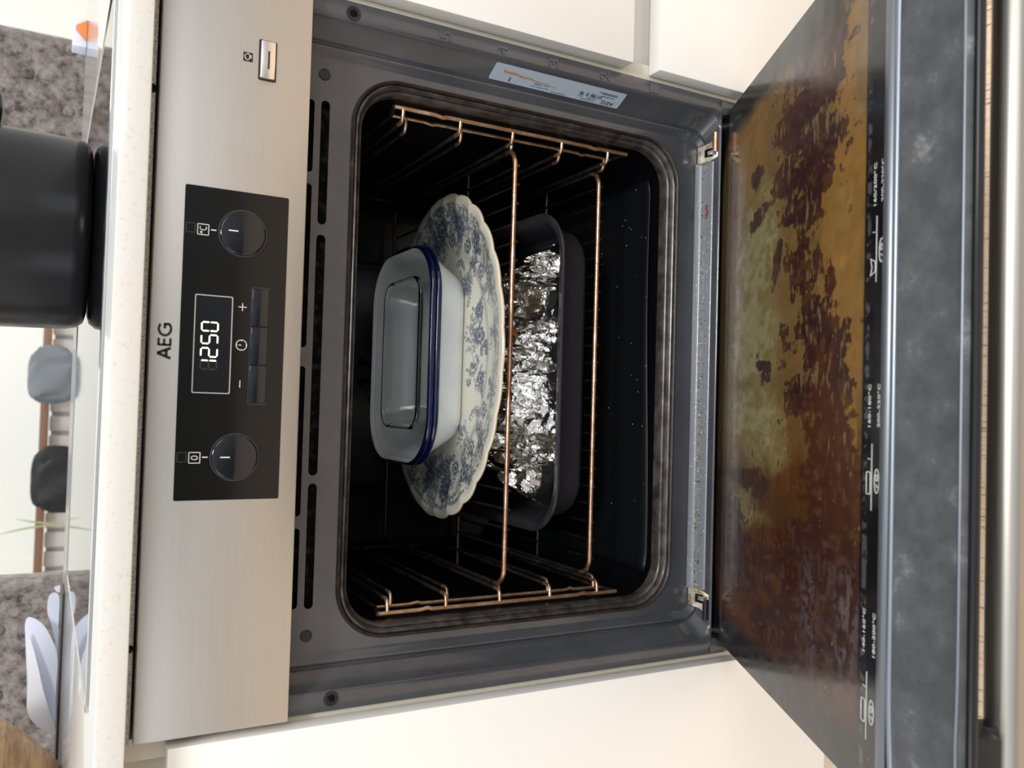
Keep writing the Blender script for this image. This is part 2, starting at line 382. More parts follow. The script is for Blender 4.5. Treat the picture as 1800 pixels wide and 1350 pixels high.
def fit(me, w, h):
    """scale a flat mesh to width w and height h, centred"""
    n = len(me.vertices); a = np.empty(n * 3); me.vertices.foreach_get('co', a); a = a.reshape(-1, 3)
    mn, mxx = a.min(0), a.max(0); c = (mn + mxx) / 2; sz = mxx - mn
    a[:, 0] = (a[:, 0] - c[0]) * (w / sz[0] if w else h / sz[1]); a[:, 1] = (a[:, 1] - c[1]) * (h / sz[1] if h else w / sz[0])
    me.vertices.foreach_set('co', a.ravel()); me.update(); return me
def join(ms):
    bm = bmesh.new()
    for m_ in ms: bm.from_mesh(m_)
    me = bpy.data.meshes.new('j'); bm.to_mesh(me); bm.free(); return me

# fractal value noise on a grid, for painted colours
def vnoise(x, y, seed=0):
    xi = np.floor(x).astype(int); yi = np.floor(y).astype(int); xf = x - xi; yf = y - yi
    def h(a, b):
        n_ = (a * 374761393 + b * 668265263 + seed * 1442695041) & 0xffffffff
        n_ = ((n_ ^ (n_ >> 13)) * 1274126177) & 0xffffffff
        return ((n_ ^ (n_ >> 16)) & 0xffff) / 65535.0
    u = xf * xf * (3 - 2 * xf); v_ = yf * yf * (3 - 2 * yf)
    return (h(xi, yi) * (1 - u) + h(xi + 1, yi) * u) * (1 - v_) + (h(xi, yi + 1) * (1 - u) + h(xi + 1, yi + 1) * u) * v_
def fbm(x, y, o=5, seed=0):
    t = 0; a = 0.5; n_ = 0
    for k in range(o): t = t + a * vnoise(x * 2 ** k, y * 2 ** k, seed + k); n_ += a; a *= 0.55
    return t / n_
def sstep(a, b, x): t = np.clip((x - a) / (b - a), 0, 1); return t * t * (3 - 2 * t)

# ================================================================== ROOM
def struct(name, mb, m, **k): return tag(obj(name, mb, m, **k), kind='structure')
struct('floor', MB().box((-4, -4.2, -0.05), (4, 4.4, 0)), M['floor'])
struct('wall_back', MB().box((-4, 3.7, 0), (4, 3.85, 2.8)), M['wall'])
struct('wall_left', MB().box((-1.75, 3.35, 0), (-0.78, 3.70, 2.8)), M['wall'])

# ================================================================== WORKTOP, HOB
CT = Z0 + 0.1412; CB = Z0 + 0.1215
tag(obj('worktop', MB().box((-2.2, -0.037, CB), (2.2, 0.86, CT)), M['quartz'], loc=(0, 0.4, CB), bevel=0.002),
    'white quartz worktop above the oven, running back to the dining side', 'worktop')
HT = Z0 + 0.1432
hob = empty('hob', (0, 0.34, CT), 'black glass hob with bright metal edge trim set on the white worktop', 'hob')
hx0, hx1, hy0, hy1 = -0.280, 0.288, 0.035, 0.60
obj('glass_plate', MB().loft([XY(rr((hx0 + hx1) / 2, (hy0 + hy1) / 2, (hx1 - hx0) / 2 - 0.002, (hy1 - hy0) / 2 - 0.002, 0.006), z_) for z_ in (CT + 0.0002, HT)]), M['hob'], hob)
tr = MB()
L1 = rr((hx0 + hx1) / 2, (hy0 + hy1) / 2, (hx1 - hx0) / 2 + 0.0022, (hy1 - hy0) / 2 + 0.0022, 0.008)
L0 = rr((hx0 + hx1) / 2, (hy0 + hy1) / 2, (hx1 - hx0) / 2 - 0.002, (hy1 - hy0) / 2 - 0.002, 0.006)
tr.loft([XY(L0, CT + 0.0002), XY(L1, CT + 0.0002), XY(L1, HT + 0.0002), XY(L0, HT + 0.0008), XY(L0, CT + 0.0002)], False, False)
obj('metal_trim', tr, M['hob_trim'], hob)

pot = empty('cooking_pot', (0.128, 0.335, HT + 0.0005), 'large black cooking pot with side handles standing on the hob', 'pot')
pz = HT + 0.001
prof = [(0.002, 0), (0.086, 0), (0.093, 0.002), (0.098, 0.008), (0.1, 0.018), (0.104, 0.15), (0.107, 0.152), (0.107, 0.156), (0.101, 0.156), (0.097, 0.02), (0.09, 0.008), (0.002, 0.006)]
obj('pot_body', MB().lathe(prof, (0.128, 0.335, pz), 64), M['pot'], pot, ang=50)
for sgn in (1, -1):
    hm = MB()
    hm.loft([[(0.128 + sgn * (x_), 0.335 + y_, pz + z_) for (y_, z_) in rr(0, zc, hw, 0.011, 0.006, 4)]
             for x_, zc, hw in ((0.098, 0.095, 0.030), (0.112, 0.093, 0.030), (0.128, 0.094, 0.026), (0.140, 0.099, 0.018))])
    obj('handle', hm, M['pot'], pot, ang=60)

# ================================================================== OVEN
oven = empty('oven', (0, 0.25, Z0 - 0.481), 'built-in steel and black oven, door half open, clock showing 1250', 'oven')
fz = Z(MB().box((-0.297, 0, 0), (0.297, 0.02, 0.113)))
fascia = obj('control_panel', fz, M['steel'], oven, bevel=0.0012)
logo = fit(text('AEG', 0.012), 0.0268, 0.0092)
def on_face(me, x, z, y=-0.0003): return place(me, (x, y, z + Z0), (1, 0, 0), (0, 0, 1))
# heavier squared logo letters
def strokes(segs, w_):
    ms = []
    for (a, b) in segs:
        a = Vector((*a, 0)); b = Vector((*b, 0)); t = (b - a).normalized(); n_ = Vector((-t.y, t.x, 0)) * w_ / 2; e_ = t * 0
        ms.append(flat([[((a - n_ - e_).x, (a - n_ - e_).y), ((b - n_ + e_).x, (b - n_ + e_).y), ((b + n_ + e_).x, (b + n_ + e_).y), ((a + n_ - e_).x, (a + n_ - e_).y)]], 0.0003))
    return join(ms)
def arcpts(cx, cy, rx, ry, a0, a1, n=14):
    return [(cx + rx * math.cos(math.radians(a0 + (a1 - a0) * k / n)), cy + ry * math.sin(math.radians(a0 + (a1 - a0) * k / n))) for k in range(n + 1)]
def poly(pts): return list(zip(pts[:-1], pts[1:]))
LW = 1.35
lg = strokes([((-0.0130, -0.0046), (-0.0093, 0.0047)), ((-0.0093, 0.0047), (-0.0052, -0.0046)), ((-0.0115, -0.0015), (-0.0068, -0.0015))], 0.0015 * LW)
le = strokes([((-0.0030, -0.0046), (-0.0030, 0.0046)), ((-0.0034, 0.0041), (0.0020, 0.0041)), ((-0.0034, 0.0002), (0.0015, 0.0002)), ((-0.0034, -0.0041), (0.0020, -0.0041))], 0.0012 * LW)
lg2 = strokes(poly(arcpts(0.0090, 0, 0.0050, 0.0043, 48, 318)) + [((0.0125, -0.0032), (0.0125, 0.0004)), ((0.0130, 0.0001), (0.0092, 0.0001))], 0.0013 * LW)
link_mesh('brand_lettering', on_face(join([lg, le, lg2]), 0, 0.1026), M['print_dark'], fascia)
# control glass
glass = obj('control_glass', Z(MB().loft([XZ(rr(0, 0.0532, 0.1195, 0.039, 0.0015), y_) for y_ in (0.001, -0.0006)])), M['black_glass'], oven)
# display
dm = MB()
a_ = rr(-0.0007, 0.0684, 0.0376, 0.0140, 0.0012); b_ = rr(-0.0007, 0.0684, 0.0368, 0.0132, 0.0009)
disp = obj('display_window', Z(MB().loft([XZ(b_, -0.0007), XZ(b_, -0.0009)])), M['knob'], oven)
obj('display_bezel', Z(dm.loft([XZ(a_, -0.0006), XZ(a_, -0.0012), XZ(b_, -0.0012), XZ(b_, -0.0006)], False, False)), M['bezel'], disp)
SEG = {'1': 'bc', '2': 'abged', '5': 'afgcd', '0': 'abcdef', '8': 'abcdefg', 'u': 'adefg'}
def digit(ch, x, z, w_, h_, y=-0.00105):
    t = 0.0011; g_ = 0.00035; hw, hh = w_ / 2, h_ / 2; ms = []
    def bar(x0, z0, x1, z1, hor):
        if hor: p = [(x0 + g_, z0), (x0 + g_ + t / 2, z0 + t / 2), (x1 - g_ - t / 2, z0 + t / 2), (x1 - g_, z0), (x1 - g_ - t / 2, z0 - t / 2), (x0 + g_ + t / 2, z0 - t / 2)]
        else: p = [(x0, z0 + g_), (x0 + t / 2, z0 + g_ + t / 2), (x0 + t / 2, z1 - g_ - t / 2), (x0, z1 - g_), (x0 - t / 2, z1 - g_ - t / 2), (x0 - t / 2, z0 + g_ + t / 2)]
        ms.append(flat([p], 0.0002))
    for c_ in SEG[ch]:
        if c_ == 'a': bar(-hw, hh, hw, hh, 1)
        if c_ == 'g': bar(-hw, 0, hw, 0, 1)
        if c_ == 'd': bar(-hw, -hh, hw, -hh, 1)
        if c_ == 'b': bar(hw, 0, hw, hh, 0)
        if c_ == 'c': bar(hw, -hh, hw, 0, 0)
        if c_ == 'f': bar(-hw, 0, -hw, hh, 0)
        if c_ == 'e': bar(-hw, -hh, -hw, 0, 0)
    me = join(ms); return place(me, (x, y, z + Z0), (1, 0, 0), (0, 0, 1))
for ch, x_ in (('1', -0.0165), ('2', -0.0070), ('5', 0.0030), ('0', 0.0127)):
    link_mesh('display_digit', digit(ch, x_, 0.0708, 0.0066, 0.0118), M['led'], disp)
link_mesh('unlit_digit', digit('u', -0.0165, 0.0708, 0.0066, 0.0118), M['led_off'], disp)
# touch bar
for i in range(3):
    x0 = -0.0450 + i * 0.0300
    bt = obj('touch_button', Z(MB().box((x0 + 0.0003, -0.0022, 0.0269), (x0 + 0.0297, -0.0004, 0.0403))), M['knob'], oven, bevel=0.0008)
rim_ = MB(); a_ = rr(0, 0.0336, 0.0458, 0.0073, 0.0012); b_ = rr(0, 0.0336, 0.0453, 0.0069, 0.001)
obj('button_surround', Z(rim_.loft([XZ(a_, -0.0005), XZ(a_, -0.0010), XZ(b_, -0.0010), XZ(b_, -0.0005)], False, False)), M['print_dim'], glass)
link_mesh('plus_symbol', on_face(strokes([((-0.003, 0), (0.003, 0)), ((0, -0.003), (0, 0.003))], 0.0005), 0.0296, 0.0472, -0.0009), M['print'], glass)
link_mesh('minus_symbol', on_face(strokes([((-0.0028, 0), (0.0028, 0))], 0.0005), -0.0302, 0.0471, -0.0009), M['print'], glass)
ck = poly(arcpts(0, 0, 0.0040, 0.0040, 0, 360, 28)) + [((0, 0), (0, 0.0022))] + [((0.0032 * math.cos(a), 0.0032 * math.sin(a)), (0.0038 * math.cos(a), 0.0038 * math.sin(a))) for a in (0, PI / 2, PI, 3 * PI / 2)]
link_mesh('clock_symbol', on_face(strokes(ck, 0.00045), 0, 0.0470, -0.0009), M['print'], glass)
def box_sym(cx, cz, hw, hh, w_): return poly([(cx - hw, cz - hh), (cx + hw, cz - hh), (cx + hw, cz + hh), (cx - hw, cz + hh), (cx - hw, cz - hh)])
# temperature symbol
tsym = box_sym(0, 0, 0.0040, 0.0040, 0) + poly(arcpts(-0.0022, 0.0014, 0.0007, 0.0008, 0, 360, 10)) + poly(arcpts(0.0012, 0, 0.0016, 0.0024, 50, 310, 12))
link_mesh('temperature_symbol', on_face(strokes(tsym, 0.0005), 0.0864, 0.0784, -0.0009), M['print'], glass)
zsym = box_sym(0, 0, 0.0040, 0.0040, 0) + poly(arcpts(0, 0, 0.0014, 0.0023, 0, 360, 14))
link_mesh('zero_symbol', on_face(strokes(zsym, 0.0005), -0.0872, 0.0784, -0.0009), M['print'], glass)
for x_ in (0.0868, -0.0868):
    link_mesh('index_mark', on_face(strokes([((0, -0.002), (0, 0.002))], 0.0007), x_, 0.0708, -0.0009), M['print'], glass)
    link_mesh('dim_symbol', on_face(strokes(box_sym(0, 0, 0.0035, 0.0032, 0), 0.0006), x_, 0.0875, -0.0009), M['print_dim'], glass)
    kb = obj('knob', Z(MB().lathe([(0.0002, 0.0), (0.0174, 0.0), (0.0174, -0.0016), (0.0171, -0.0021), (0.0160, -0.0024), (0.0002, -0.0026)], (x_, -0.0006, 0.0490), 56, 'Y')), M['knob'], oven, ang=50)
    obj('knob_ring', Z(MB().lathe([(0.0176, 0.0), (0.0184, 0.0), (0.0184, -0.0005), (0.0176, -0.0005), (0.0176, 0)], (x_, -0.0007, 0.0490), 56, 'Y')), M['print_dim'], kb)
    link_mesh('pointer_mark', on_face(strokes([((0, -0.0036), (0, 0.0036))], 0.0008), x_ + (0.001 if x_ > 0 else 0), 0.0565, -0.00335), M['print'], kb)
# steam button and symbol
sb = obj('steam_button', Z(MB().box((0.2112, -0.0030, 0.0292), (0.2412, 0.0, 0.0405))), M['button_steel'], oven, bevel=0.0009)
obj('button_slot', Z(MB().box((0.2188, -0.0033, 0.0338), (0.2330, -0.0029, 0.0352))), M['print_dark'], sb, bevel=0.0001)
a_ = rr(0.2262, 0.0348, 0.0161, 0.0070, 0.0012); b_ = rr(0.2262, 0.0348, 0.0150, 0.0057, 0.001)
obj('button_gap', Z(MB().loft([XZ(a_, 0.0), XZ(a_, -0.0003), XZ(b_, -0.0003), XZ(b_, 0.0)], False, False)), M['print_dark'], sb)
ic = obj('steam_symbol', Z(MB().box((0.2226, -0.0003, 0.0463), (0.2296, 0.0002, 0.0535))), M['print_dark'], oven)
cl = poly(arcpts(-0.0012, 0.0006, 0.0013, 0.0014, 90, 270, 6)) + poly(arcpts(0.0001, 0.0014, 0.0014, 0.0013, 20, 170, 6)) + poly(arcpts(0.0014, 0.0003, 0.0011, 0.0011, -80, 80, 6)) + [((-0.0006, -0.0008), (-0.0006, -0.0026)), ((0.0003, -0.0008), (0.0003, -0.0026)), ((0.0012, -0.0008), (0.0012, -0.0026))]
link_mesh('cloud_outline', on_face(strokes(cl, 0.0004), 0.2261, 0.0499, -0.0005), M['print'], ic)

# front frame (enamelled plate, side grooves and outer flange)
def hx(y): return y
gout = rr(0, -0.2315, 0.2500, 0.1835, 0.046, 12)
def slot(x0, x1, z0, z1): return rr((x0 + x1) / 2, (z0 + z1) / 2, (x1 - x0) / 2, (z1 - z0) / 2, (z1 - z0) / 2 - 1e-5, 5)
slots = [slot(0.1110, 0.2190, -0.0285, -0.0208), slot(-0.1055, 0.1020, -0.0285, -0.0205), slot(-0.2190, -0.1122, -0.0285, -0.0208)]
slots2 = [slot(-0.218, -0.150, -0.0150, -0.0085), slot(-0.140, -0.012, -0.0150, -0.0085), slot(0.004, 0.145, -0.0150, -0.0085), slot(0.155, 0.218, -0.0150, -0.0085)]
outer = [(-0.258, -0.4490), (0.258, -0.4490), (0.258, 0.10), (-0.258, 0.10)]
plate = flat([outer, list(reversed(gout))] + [list(reversed(l)) for l in slots + slots2], 0.0016)
plate.transform(Matrix.Rotation(PI / 2, 4, 'X')); plate.transform(Matrix.Translation((0, 0.0418, Z0))); smooth(plate, 30)
frame = link_mesh('front_frame', plate, M['enamel'], oven)
gm = MB()
def U(hxx, zb, r, y, ztop=0.105, n=8):
    p = [(-hxx, ztop)]
    for k in range(n + 1):
        a = math.radians(180 + 90 * k / n); p.append((-hxx + r + r * math.cos(a), zb + r + r * math.sin(a)))
    for k in range(n + 1):
        a = math.radians(270 + 90 * k / n); p.append((hxx - r + r * math.cos(a), zb + r + r * math.sin(a)))
    p.append((hxx, ztop)); return [(u, y, v_) for u, v_ in p]
gm.loft([U(0.2978, -0.4515, 0.004, 0.046), U(0.2980, -0.4515, 0.004, 0.0135), U(0.2972, -0.4512, 0.004, 0.0122), U(0.2845, -0.4508, 0.012, 0.0120), U(0.2825, -0.4500, 0.016, 0.0126), U(0.2808, -0.4490, 0.018, 0.0150),
         U(0.2690, -0.4480, 0.018, 0.0370), U(0.2672, -0.4478, 0.018, 0.0380), U(0.2655, -0.4478, 0.018, 0.0355), U(0.2640, -0.4478, 0.018, 0.0340), U(0.2620, -0.4478, 0.018, 0.0345), U(0.2590, -0.4478, 0.018, 0.0400), U(0.2560, -0.4478, 0.018, 0.0412)], False, False, False)
obj('frame_flange', Z(gm), M['enamel'], oven, ang=60, recalc=False)
for s_ in (1, -1):                                               # lower ends of the side flanges
    obj('flange_foot', Z(MB().box((min(s_ * 0.2815, s_ * 0.2979), 0.0125, -0.4715), (max(s_ * 0.2815, s_ * 0.2979), 0.046, -0.446))), M['enamel'], oven, bevel=0.001)
# dirty sill strip between the hinges
sl = MB(); sl.loft([[(x_, y_, z_) for x_ in np.linspace(-0.232, 0.232, 60)] for (y_, z_) in ((0.0408, -0.4400), (0.0395, -0.4455), (0.0370, -0.4472), (0.0290, -0.4474), (0.0235, -0.4474), (0.0212, -0.4486), (0.0207, -0.4505))], False, False, False)
obj('sill_strip', Z(sl), M['sill'], oven, ang=60)
# dark box behind the slots
obj('vent_duct', Z(MB().box((-0.235, 0.050, -0.036), (0.235, 0.075, 0.05))), M['void'], frame)
# outer casing
cs = MB(); lo_ = rr(0, -0.19, 0.2800, 0.285, 0.004, 2)
cs.loft([XZ(lo_, 0.047), XZ(lo_, 0.55)], False, True)
obj('casing', Z(cs), M['recess'], oven)

# raised numerals on the right flange
for ch, z_, x_ in (('5', -0.1227, 0.2888), ('4', -0.1806, 0.2892), ('3', -0.2364, 0.2892), ('2', -0.2962, 0.2894), ('1', -0.3581, 0.2898)):
    me = fit(text(ch, 0.01, 0.0016), 0.0088, 0.0110); smooth(me, 60)
    link_mesh('raised_numeral', place(me, (x_, 0.01185, z_ + Z0), (1, 0, 0), (0, 0, 1)), M['enamel'], frame)
for x_, z_ in ((0.2416, -0.0228), (-0.2416, -0.0236)):
    obj('blanking_plug', Z(MB().lathe([(0.0001, 0), (0.0052, 0), (0.0050, -0.0009), (0.0042, -0.0013), (0.0001, -0.0013)], (x_, 0.0410, z_), 28, 'Y')), M['black_plastic'], frame)
for x_, z_ in ((0.2875, -0.0375), (-0.2875, -0.0382)):
    s1 = obj('mounting_screw', Z(MB().lathe([(0.0001, 0.0), (0.0064, 0.0), (0.0062, -0.0007), (0.0046, -0.0006), (0.0042, 0.0002)], (x_, 0.0120, z_), 28, 'Y')), M['black_plastic'], frame)
    obj('screw_head', Z(MB().lathe([(0.0001, -0.0012), (0.0013, -0.0012), (0.0026, -0.0010), (0.0034, -0.0004), (0.0036, 0.0)], (x_, 0.0120, z_), 6, 'Y')), M['void'], s1)

# sticker with its printing on the right groove wall
p0 = Vector((0.2795, 0.0170, 0)); p1 = Vector((0.2700, 0.0350, 0)); uy = (p1 - p0).normalized(); ux = Vector((0, 0, 1))
nrm = ux.cross(uy)
sc0 = (p0 + p1) / 2 + nrm * 0.0003 + Vector((0, 0, Z0 - 0.2530))
stl = flat([rr(0, 0, 0.0750, 0.0100, 0.0018, 4)], 0.0002)
sticker = link_mesh('rating_sticker', place(stl, sc0, ux, uy), M['sticker'], oven)
sticker['label'] = 'pale blue rating sticker with black print'
def on_st(me, a, b): return place(me, sc0 + ux * a + uy * b + nrm * 0.0003, ux, uy)
link_mesh('sticker_lettering', on_st(fit(text('AEG', 0.005, 0.0001), 0.0150, 0.0046), -0.0600, 0.0062), M['print_dark'], sticker)
rows = [('PNC 944 187 842 01', -0.036, 0.0075, 0.017, 0.0012), ('Mod. BPS5', -0.040, 0.0050, 0.011, 0.0012), ('220-240V 50 Hz', -0.002, 0.0082, 0.017, 0.0011), ('Type: TYP MSB TC 0T', 0.020, 0.0066, 0.020, 0.0012), ('S No: 12609826', 0.020, 0.0036, 0.016, 0.0012), ('3.3 kW', -0.026, 0.0050, 0.006, 0.0011)]
for t_, a, b, w_, h_ in rows:
    link_mesh('sticker_lettering', on_st(fit(text(t_, 0.003, 0.0001), w_, h_), a, b), M['print_dark'], sticker)
sym = []
for cx_, k in ((-0.049, 0), (-0.044, 1), (-0.039, 2), (-0.033, 3), (-0.026, 4)):
    if k in (2, 4): sym += [((a[0] + cx_, a[1]), (b[0] + cx_, b[1])) for a, b in poly(arcpts(0, 0, 0.0020, 0.0020, 0, 360, 14)) + poly(arcpts(0, 0, 0.0008, 0.0008, 0, 360, 8))]
    elif k == 3: sym += [((cx_ - 0.001, -0.0015), (cx_ + 0.0014, -0.0015)), ((cx_, -0.0018), (cx_, 0.0018)), ((cx_, 0.0018), (cx_ + 0.0014, 0.0004)), ((cx_ - 0.0014, 0.0004), (cx_, 0.0018))]
    elif k == 1: sym += [((a[0] + cx_ - 0.001, a[1]), (b[0] + cx_ - 0.001, b[1])) for a, b in poly(arcpts(0, 0, 0.0014, 0.0017, 60, 300, 8))] + [((a[0] + cx_ + 0.0026, a[1]), (b[0] + cx_ + 0.0026, b[1])) for a, b in poly(arcpts(0, 0, 0.0014, 0.0017, 60, 300, 8))] + [((cx_ + 0.0012, 0), (cx_ + 0.0034, 0))]
    else: sym += [((cx_ - 0.0015, zz), (cx_ + 0.0015, zz)) for zz in (-0.0015, 0, 0.0015)]
link_mesh('fine_print', on_st(strokes([((-0.066, -0.0052), (-0.044, -0.0052)), ((-0.066, -0.0038), (-0.048, -0.0038)), ((-0.064, -0.0010), (-0.050, -0.0010))], 0.0004), 0, 0), M['print_dark'], sticker)
st_ = strokes(sym, 0.00045); st_.transform(Matrix.Translation((0, 0.0012, 0)))
link_mesh('approval_marks', on_st(st_, 0, 0), M['print_dark'], sticker)
link_mesh('sticker_bar', on_st(flat([[(0.0535, 0.0030), (0.0545, 0.0030), (0.0545, 0.0085), (0.0535, 0.0085)]], 0.0001), 0, 0), M['print_dark'], sticker)
sm = [(0.064 - 0.060 * k / 24, -0.0040 + 0.0062 * (k / 24) + 0.0006 * math.sin(k * 0.9)) for k in range(25)]
smb = [(a, b + 0.0022 * (1 - k / 25) + 0.0003 + (0.0006 if k % 4 == 0 else 0)) for k, (a, b) in enumerate(sm)]
link_mesh('brown_smear', on_st(flat([sm + list(reversed(smb))], 0.0001), 0, 0), M['brown_smear'], sticker)

# seal and cavity
def GL(hx_, top, bot, r, y): return XZ(rr(0, (top + bot) / 2, hx_, (top - bot) / 2, r, 12), y)
gk = MB(); gk.loft([GL(0.2500, -0.0480, -0.4150, 0.046, 0.0420), GL(0.2496, -0.0484, -0.4146, 0.046, 0.0385), GL(0.2485, -0.0496, -0.4134, 0.045, 0.0372), GL(0.2472, -0.0508, -0.4122, 0.044, 0.0385), GL(0.2466, -0.0514, -0.4116, 0.044, 0.0415)], False, False)
obj('door_seal', Z(gk), M['gasket'], oven, ang=70, recalc=False)
lp = MB(); lp.loft([GL(0.2468, -0.0512, -0.4118, 0.044, 0.0430), GL(0.2460, -0.0520, -0.4110, 0.043, 0.0395), GL(0.2448, -0.0532, -0.4098, 0.042, 0.0388), GL(0.2436, -0.0546, -0.4084, 0.041, 0.0400), GL(0.2428, -0.0556, -0.4072, 0.041, 0.0435),
             GL(0.2422, -0.0562, -0.4066, 0.040, 0.0445), GL(0.2414, -0.0570, -0.4056, 0.040, 0.0432), GL(0.2402, -0.0584, -0.4040, 0.039, 0.0440), GL(0.2392, -0.0594, -0.4032, 0.038, 0.0480), GL(0.2388, -0.0600, -0.4030, 0.037, 0.0560)], False, False)
obj('cavity_lip', Z(lp), M['lip'], oven, ang=70, recalc=False)
cv = MB(); cv.loft([GL(0.2388, -0.0600, -0.4030, 0.037, 0.0560), GL(0.2400, -0.0590, -0.4080, 0.036, 0.0700), GL(0.2400, -0.0590, -0.4100, 0.034, 0.100), GL(0.2395, -0.0590, -0.4100, 0.034, 0.43), GL(0.2300, -0.0680, -0.4010, 0.030, 0.440)], False, True)
cavity = obj('cavity', Z(cv), M['cavity'], oven, ang=60, recalc=False)
bp = MB(); bp.loft([GL(0.150, -0.085, -0.385, 0.020, 0.4395), GL(0.150, -0.085, -0.385, 0.020, 0.420), GL(0.146, -0.089, -0.381, 0.018, 0.417)], False, True)
obj('fan_cover', Z(bp), M['back_plate'], cavity)
gr_ = MB()
for k in range(10):
    a = 2 * PI * k / 10
    gr_.add([(0.05 * math.cos(a + d_) * rr_, 0.4165, -0.235 + 0.05 * math.sin(a + d_) * rr_) for d_, rr_ in ((-0.1, 0.45), (0.1, 0.45), (0.12, 1.0), (-0.12, 1.0))], [(0, 1, 2, 3)])
obj('fan_grille_slots', Z(gr_), M['void'], cavity)
el = MB(); el.tube([(-0.17 + 0.34 * (k % 2), 0.18 + 0.20 * (k // 2) / 5, -0.070) for k in range(12)], 0.003, 8)
obj('grill_element', Z(el), M['wire_darkest'], cavity)

# hinges
for s_, v_ in ((1, 0.238), (-1, -0.238)):
    cx = v_
    h1 = MB(); h1.loft([[(cx + s_ * a, 0.0400, b) for a, b in ((-0.006, -0.4478), (0.012, -0.4478), (0.012, -0.4478 + 0.006), (-0.006, -0.4478 + 0.006))],
                        [(cx + s_ * a, 0.0250, b) for a, b in ((-0.006, -0.4478), (0.014, -0.4478), (0.014, -0.4450), (-0.006, -0.4450))],
                        [(cx + s_ * a, 0.0150, b) for a, b in ((-0.002, -0.4530), (0.020, -0.4530), (0.020, -0.4490), (-0.002, -0.4490))]])
    hg = obj('hinge_bracket', Z(h1), M['hinge'], oven, bevel=0.0006)
    obj('hinge_slot', Z(MB().box((min(cx - s_ * 0.001, cx + s_ * 0.0075), 0.0205, -0.4472), (max(cx - s_ * 0.001, cx + s_ * 0.0075), 0.0335, -0.4438))), M['void'], hg)
    obj('hinge_arm', Z(MB().box((min(cx, cx + s_ * 0.0045), 0.0165, -0.4510), (max(cx, cx + s_ * 0.0045), 0.0250, -0.4425))), M['bezel'], hg, bevel=0.0004)
    obj('hinge_roller', Z(MB().tube([(cx + s_ * 0.003, 0.0175, -0.4472), (cx + s_ * 0.024, 0.0175, -0.4472)], 0.0034, 12)), M['wire'] if s_ > 0 else M['door_black'], hg)

# ---------------------------------------------------------------- door (opened 62 degrees)
ANG = math.radians(28.15)
A0 = Vector((0, 0.02, -0.46 + Z0)); OD = Vector((0, -math.cos(ANG), math.sin(ANG))); ND = Vector((0, math.sin(ANG), math.cos(ANG))); XD = Vector((1, 0, 0))
def D(x, s_, o_): return tuple(A0 + XD * x + OD * s_ + ND * o_)
def dloop(lp_, o_): return [D(u, v_, o_) for u, v_ in lp_]
body = MB().loft([dloop([(-0.278, -0.012), (0.278, -0.012), (0.278, 0.408), (-0.278, 0.408)], o_) for o_ in (-0.0225, -0.0015)])
door = obj('door', body, M['door_black'], oven, bevel=0.001)
# inner glass with burnt-on grease, painted per vertex
nx, ns = 760, 330
xs = np.linspace(-0.2800, 0.2800, nx); ss = np.linspace(-0.0145, 0.4010, ns)
XX, SS = np.meshgrid(xs, ss)
# patches of grease: centre x, centre s, radius x, radius s, strength
BROWN_S = [(0.262, 0.281, 0.023, 0.042, 1), (0.233, 0.277, 0.027, 0.067, 1), (0.208, 0.284, 0.022, 0.059, 1), (0.193, 0.245, 0.023, 0.056, 1), (0.16, 0.286, 0.024, 0.049, 1), (0.158, 0.23, 0.019, 0.048, 1), (0.135, 0.281, 0.02, 0.038, 1), (0.128, 0.228, 0.013, 0.039, 0.9), (0.111, 0.274, 0.01, 0.034, 0.9), (0.181, 0.131, 0.013, 0.016, 0.9), (0.14, 0.132, 0.01, 0.018, 0.9), (0.142, 0.156, 0.005, 0.02, 0.7), (0.092, 0.195, 0.019, 0.012, 0.85), (0.089, 0.251, 0.022, 0.039, 0.62), (0.062, 0.248, 0.016, 0.036, 0.7), (0.077, 0.29, 0.013, 0.014, 0.8), (0.057, 0.315, 0.013, 0.01, 0.9), (0.031, 0.281, 0.023, 0.05, 0.85), (0.008, 0.302, 0.021, 0.044, 1), (0.018, 0.224, 0.021, 0.025, 0.6), (-0.021, 0.311, 0.025, 0.049, 1), (-0.024, 0.249, 0.023, 0.044, 0.7), (0.007, 0.159, 0.004, 0.02, 0.9), (-0.002, 0.167, 0.009, 0.013, 0.9), (-0.062, 0.318, 0.028, 0.047, 1), (-0.101, 0.328, 0.035, 0.05, 1.1), (-0.098, 0.281, 0.03, 0.037, 0.75), (-0.145, 0.327, 0.039, 0.053, 1.1), (-0.103, 0.016, 0.008, 0.052, 0.9), (-0.101, 0.101, 0.009, 0.077, 0.9), (-0.109, 0.155, 0.013, 0.05, 0.6), (-0.145, 0.253, 0.031, 0.064, 0.8), (-0.176, 0.055, 0.051, 0.056, 1), (-0.183, 0.168, 0.044, 0.098, 0.7), (-0.191, 0.28, 0.038, 0.095, 0.9), (-0.215, 0.201, 0.028, 0.089, 0.8), (-0.203, 0.341, 0.023, 0.029, 0.9), (-0.24, 0.258, 0.026, 0.076, 0.8)]
OLIVE_S = [(0.112, 0.129, 0.06, 0.069, 1), (0.032, 0.123, 0.049, 0.083, 1), (-0.038, 0.133, 0.037, 0.099, 0.9), (-0.068, 0.177, 0.025, 0.064, 0.7), (-0.121, 0.092, 0.022, 0.063, 0.6), (-0.137, 0.122, 0.016, 0.073, 0.6), (0.151, 0.164, 0.013, 0.03, 0.8)]
ORANGE_S = [(-0.178, 0.168, 0.049, 0.115, 1), (-0.097, 0.237, 0.027, 0.054, 0.7), (-0.23, 0.119, 0.031, 0.092, 0.9), (-0.038, 0.206, 0.029, 0.059, 0.5), (-0.029, 0.272, 0.022, 0.036, 0.5)]
